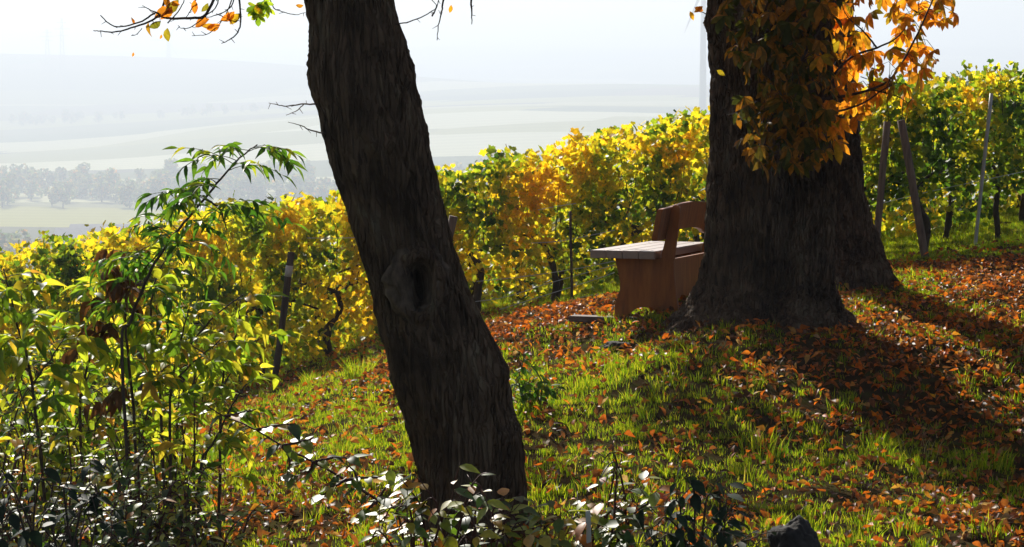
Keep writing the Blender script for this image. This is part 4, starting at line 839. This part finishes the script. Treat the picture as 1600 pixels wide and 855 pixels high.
for i_, (x0, x1, Y, zt, nl, lab) in enumerate([(-60, 90, 9.0, 560, 420, 'yellow green bush at the left edge, behind the pale sapling'), (60, 200, 9.3, 540, 420, 'leafy yellow green bush between the left saplings'), (190, 310, 9.1, 560, 380, 'leafy bush low behind the ash sapling stem')]):
    x = ((x0 + x1) / 2 - 800) / F * Y; hh = at(400, zt, Y).z - Tz(x, Y)
    bush('leafy_bush', lab, 'bush', (x, Y, Tz(x, Y)), fan(x0, x1, 0, Y, 18, 70 + i_, (hh * .5, hh), arch=.22), 70 + i_, nl + 120, 1.35, mat='ash_leaf_pale', wood='twig', tilt=(-.2, 1.0), spacing=.03, n_part=260)
# weed beside the leaning trunk
V_, F_ = leaf_shape(.055, .02, [.3, .9, 1, .7, .35, .0], droop=.5, fold=.25, n=5)
pbush('bushy dark green weed right of the leaning trunk', 822, 640, [(805,600),(815,580),(830,572),(842,590),(850,605),(825,600),(812,620),(840,622)], 10.9, 77, 130, 1.1, name='weed', mat='ash_leaf', wood='green_stem', tilt=(0, .9))
# pale stake, boulder, stone
p = at(921, 800, 7.35); g = Geo(); g.box((0, 0, 0), (.018, .006, .32)); o = g.build('plant_stake', M['stake'], None, bevel=.001); o.location = (p.x, 7.35, p.z - .155); o.rotation_euler = (0, R_(-2), .3); tag(o, 'pale flat plant stake standing in the glossy shrub', 'stake')
def rock(name, label, c, dims, seed, mat='stone'):
    bm = bmesh.new(); bmesh.ops.create_icosphere(bm, subdivisions=5, radius=1)
    for v in bm.verts:
        d = 1 + .35 * noise.noise(v.co * 1.3 + Vector((seed, 0, 0))) + .12 * noise.noise(v.co * 4 + Vector((0, seed, 0))) + .05 * noise.noise(v.co * 11); v.co = Vector((v.co.x * dims[0], v.co.y * dims[1], v.co.z * dims[2])) * d
    m = bpy.data.meshes.new(name); bm.to_mesh(m); bm.free(); m.materials.append(M[mat]); m.polygons.foreach_set('use_smooth', [True] * len(m.polygons))
    o = ob(name, m, None, Matrix.Translation(c)); tag(o, label, 'rock')
p = at(1243, 850, 7.1); rock('boulder', 'dark rough boulder at the bottom edge, below the long tree shadow', (p.x, 7.1, p.z - .02), (.09, .09, .105), 3)
p = at(965, 524, 12.35); rock('boulder', 'low dark stone in the grass in front of the bench foot board', (p.x, 12.35, Tz(p.x, 12.35) + .01), (.10, .07, .03), 9)

# ---------------------------------------------------------------- valley
def far_tree_mesh(seed, H):
    r = np.random.default_rng(seed); n = 420; k = 9; c = np.c_[r.normal(0, .17, k), r.normal(0, .17, k), r.uniform(.2, .82, k)] * H
    i = r.integers(0, k, n); d = r.normal(0, 1, (n, 3)); d /= np.linalg.norm(d, axis=1)[:, None]; p = c[i] + d * H * (.17 * r.uniform(.5, 1, n) ** .4)[:, None]
    q = (np.array([(-.5, -.5, 0), (.5, -.5, .1), (.5, .5, -.1), (-.5, .5, .1)]) * H * .075, np.array([(0, 1, 2), (0, 2, 3)]))
    V, Fc = cloud([q], p, eulers(n, (0, 1.5), r), r.uniform(.7, 1.5, n)); return me_np('far_crown', V, Fc, M['far_tree'])
ft = [far_tree_mesh(i, 1.0) for i in range(6)]; g = Geo(); g.tube([(0, 0, -.05), (0, 0, .3), (.02, 0, .6)], [.03, .022, .01], 6); tkm = g.build('trunk', M['far_bark']); trunk_me = tkm.data; bpy.data.objects.remove(tkm)
rn = random.Random(9)
def far_tree(x, y, H, label, group):
    e = empty('broadleaf_tree', (x, y, Tz(x, y))); e.scale = (H * rn.uniform(.9, 1.3), H, H); e.rotation_euler = (0, 0, rn.uniform(0, 6)); tag(e, label, 'tree', group); ob('crown', rn.choice(ft), e); ob('trunk', trunk_me, e)
for k in range(120):
    y = rn.uniform(1180, 1420); px = -60 + 860 * (k + rn.random()) / 120; far_tree((px - 800) / F * y, y, rn.uniform(11, 21), 'hazy broadleaf tree in the wood across the valley floor', 'trees of the wood on the valley floor')
for k in range(34):
    y = rn.uniform(2560, 2640); px = rn.choice([rn.uniform(20, 260), rn.uniform(20, 130), rn.uniform(260, 440), rn.uniform(-40, 470)]); far_tree((px - 800) / F * y, y, rn.uniform(8, 15), 'tiny hazy tree in the hedge line on the far slope', 'trees on the far slope')
for px, y, H, lab in [(28,760,13,'grey hazy tree at the left edge above the vines'),(2,700,18,'darker hazy tree cut by the left picture edge')]: far_tree((px - 800) / F * y, y, H, lab, None)
def barn(x0, x1, ytop, Y, label, dpt=14):
    a, b = at(x0, ytop, Y), at(x1, ytop, Y); z0 = Tz((a.x + b.x) / 2, Y) - 1; W_ = b.x - a.x; H = a.z - z0; e = empty('barn', ((a.x + b.x) / 2, Y, z0)); tag(e, label, 'building')
    hw = H * .6; Geo().box((0, 0, hw / 2), (W_, dpt, hw)).build('wall', M['far_wall'], e)
    Geo().prism([(-dpt * .56, hw - .2), (dpt * .56, hw - .2), (0, H)], lambda u, v, s: (-W_ * .52 + s * W_ * 1.04, u, v)).build('roof', M['far_roof'], e)
    for k in range(4): Geo().box((-W_ * .36 + k * W_ * .24, -dpt / 2 - .05, hw * .45), (2.2, .2, 1.8)).build('window', M['steel'], e)
barn(112, 222, 350, 900, 'long pale roofed barn in the valley, above the left vines'); barn(88, 140, 356, 870, 'smaller pale roof left of the long barn')
def pylon(px, ytop, Y, H, label):
    x = (px - 800) / F * Y; z = Tz(x, Y); zt = at(px, ytop, Y).z; H = max(H, zt - z); e = empty('pylon', (x, Y, zt - H)); tag(e, label, 'pylon')
    for sx in (-1, 1):
        for sy in (-1, 1): Geo().tube([(sx * 4, sy * 4, 0), (sx * .8, sy * .8, H)], .5, 4).build('tower_leg', M['steel'], e)
    for k in range(8):
        z0, z1 = H * k / 8, H * (k + 1) / 8; w0, w1 = 4 - 3.2 * k / 8, 4 - 3.2 * (k + 1) / 8; g = Geo()
        for s in (-1, 1): g.tube([(s * w0, -w0, z0), (-s * w1, -w1, z1)], .3, 4)
        g.build('cross_brace', M['steel'], e)
    for f, w_ in ((.66, 9), (.79, 12), (.91, 8)): Geo().box((0, 0, H * f), (w_ * 2, .8, 1.0)).build('cross_arm', M['steel'], e)
pylon(78, 46, 3380, 50, 'left and smaller of the two hazy power pylons on the hill'); pylon(101, 28, 3300, 60, 'right and taller of the two hazy power pylons on the hill')
def turbine(px, Y, hub, R, r0, label, a0):
    x = (px - 800) / F * Y; z = Tz(x, Y) - 1; e = empty('wind_turbine', (x, Y, z)); tag(e, label, 'wind turbine'); H = hub - z
    g = Geo(); g.tube([(0, 0, H * t / 6) for t in range(7)], taper(7, r0, r0 * .6), 20); g.build('tower', M['turbine'], e, True)
    Geo().box((0, 1, H + .5), (3.4, 9, 3.6)).build('nacelle', M['turbine'], e, bevel=.4); g = Geo(); g.tube([(0, -3.6, H + .5), (0, -5.2, H + .5), (0, -6.2, H + .5)], [1.7, 1.5, .3], 12); g.build('hub', M['turbine'], e, True)
    for k in range(3):
        a = a0 + k * 2.0944; d = Vector((math.sin(a), 0, math.cos(a))); s = Vector((math.cos(a), 0, -math.sin(a))); P0 = Vector((0, -4.8, H + .5)); V = []
        for t, c in ((0, .9), (.08, 1.1), (.2, 2.0), (.5, 1.4), (.8, .9), (1, .25)):
            q = P0 + d * (1.2 + R * t); V += [q - s * c * .4, q + Vector((0, -.35 * (1 - t * .7), 0)), q + s * c * .9, q + Vector((0, .35 * (1 - t * .7), 0))]
        g = Geo(); g.add(V, [(i * 4 + j, i * 4 + (j + 1) % 4, i * 4 + 4 + (j + 1) % 4, i * 4 + 4 + j) for i in range(5) for j in range(4)] + [(3, 2, 1, 0), (20, 21, 22, 23)]); g.build('blade', M['turbine'], e)
turbine(1097, 1900, 106, 44, 3.6, 'large pale wind turbine tower just left of the thick chestnut trunk', 3.55)
turbine(266, 4100, 125, 40, 5.5, 'faint distant wind turbine below the twigs at upper left', .5)

# ---------------------------------------------------------------- haze
g = Geo(); g.box((0, 4050, 55), (9200, 10300, 240)); g.v = [(a, b, -75 if c < 0 else 185) for a, b, c in g.v]
hm = bpy.data.materials.new('haze'); hm.use_nodes = True; n = hm.node_tree; n.nodes.remove(n.nodes['Principled BSDF'])
pv = n.nodes.new('ShaderNodeVolumePrincipled'); pv.inputs['Color'].default_value = (.79, .88, 1, 1); pv.inputs['Density'].default_value = .00074; pv.inputs['Anisotropy'].default_value = .245
n.links.new(pv.outputs[0], n.nodes['Material Output'].inputs['Volume']); hz = g.build('haze', hm); tag(hz, kind='stuff')
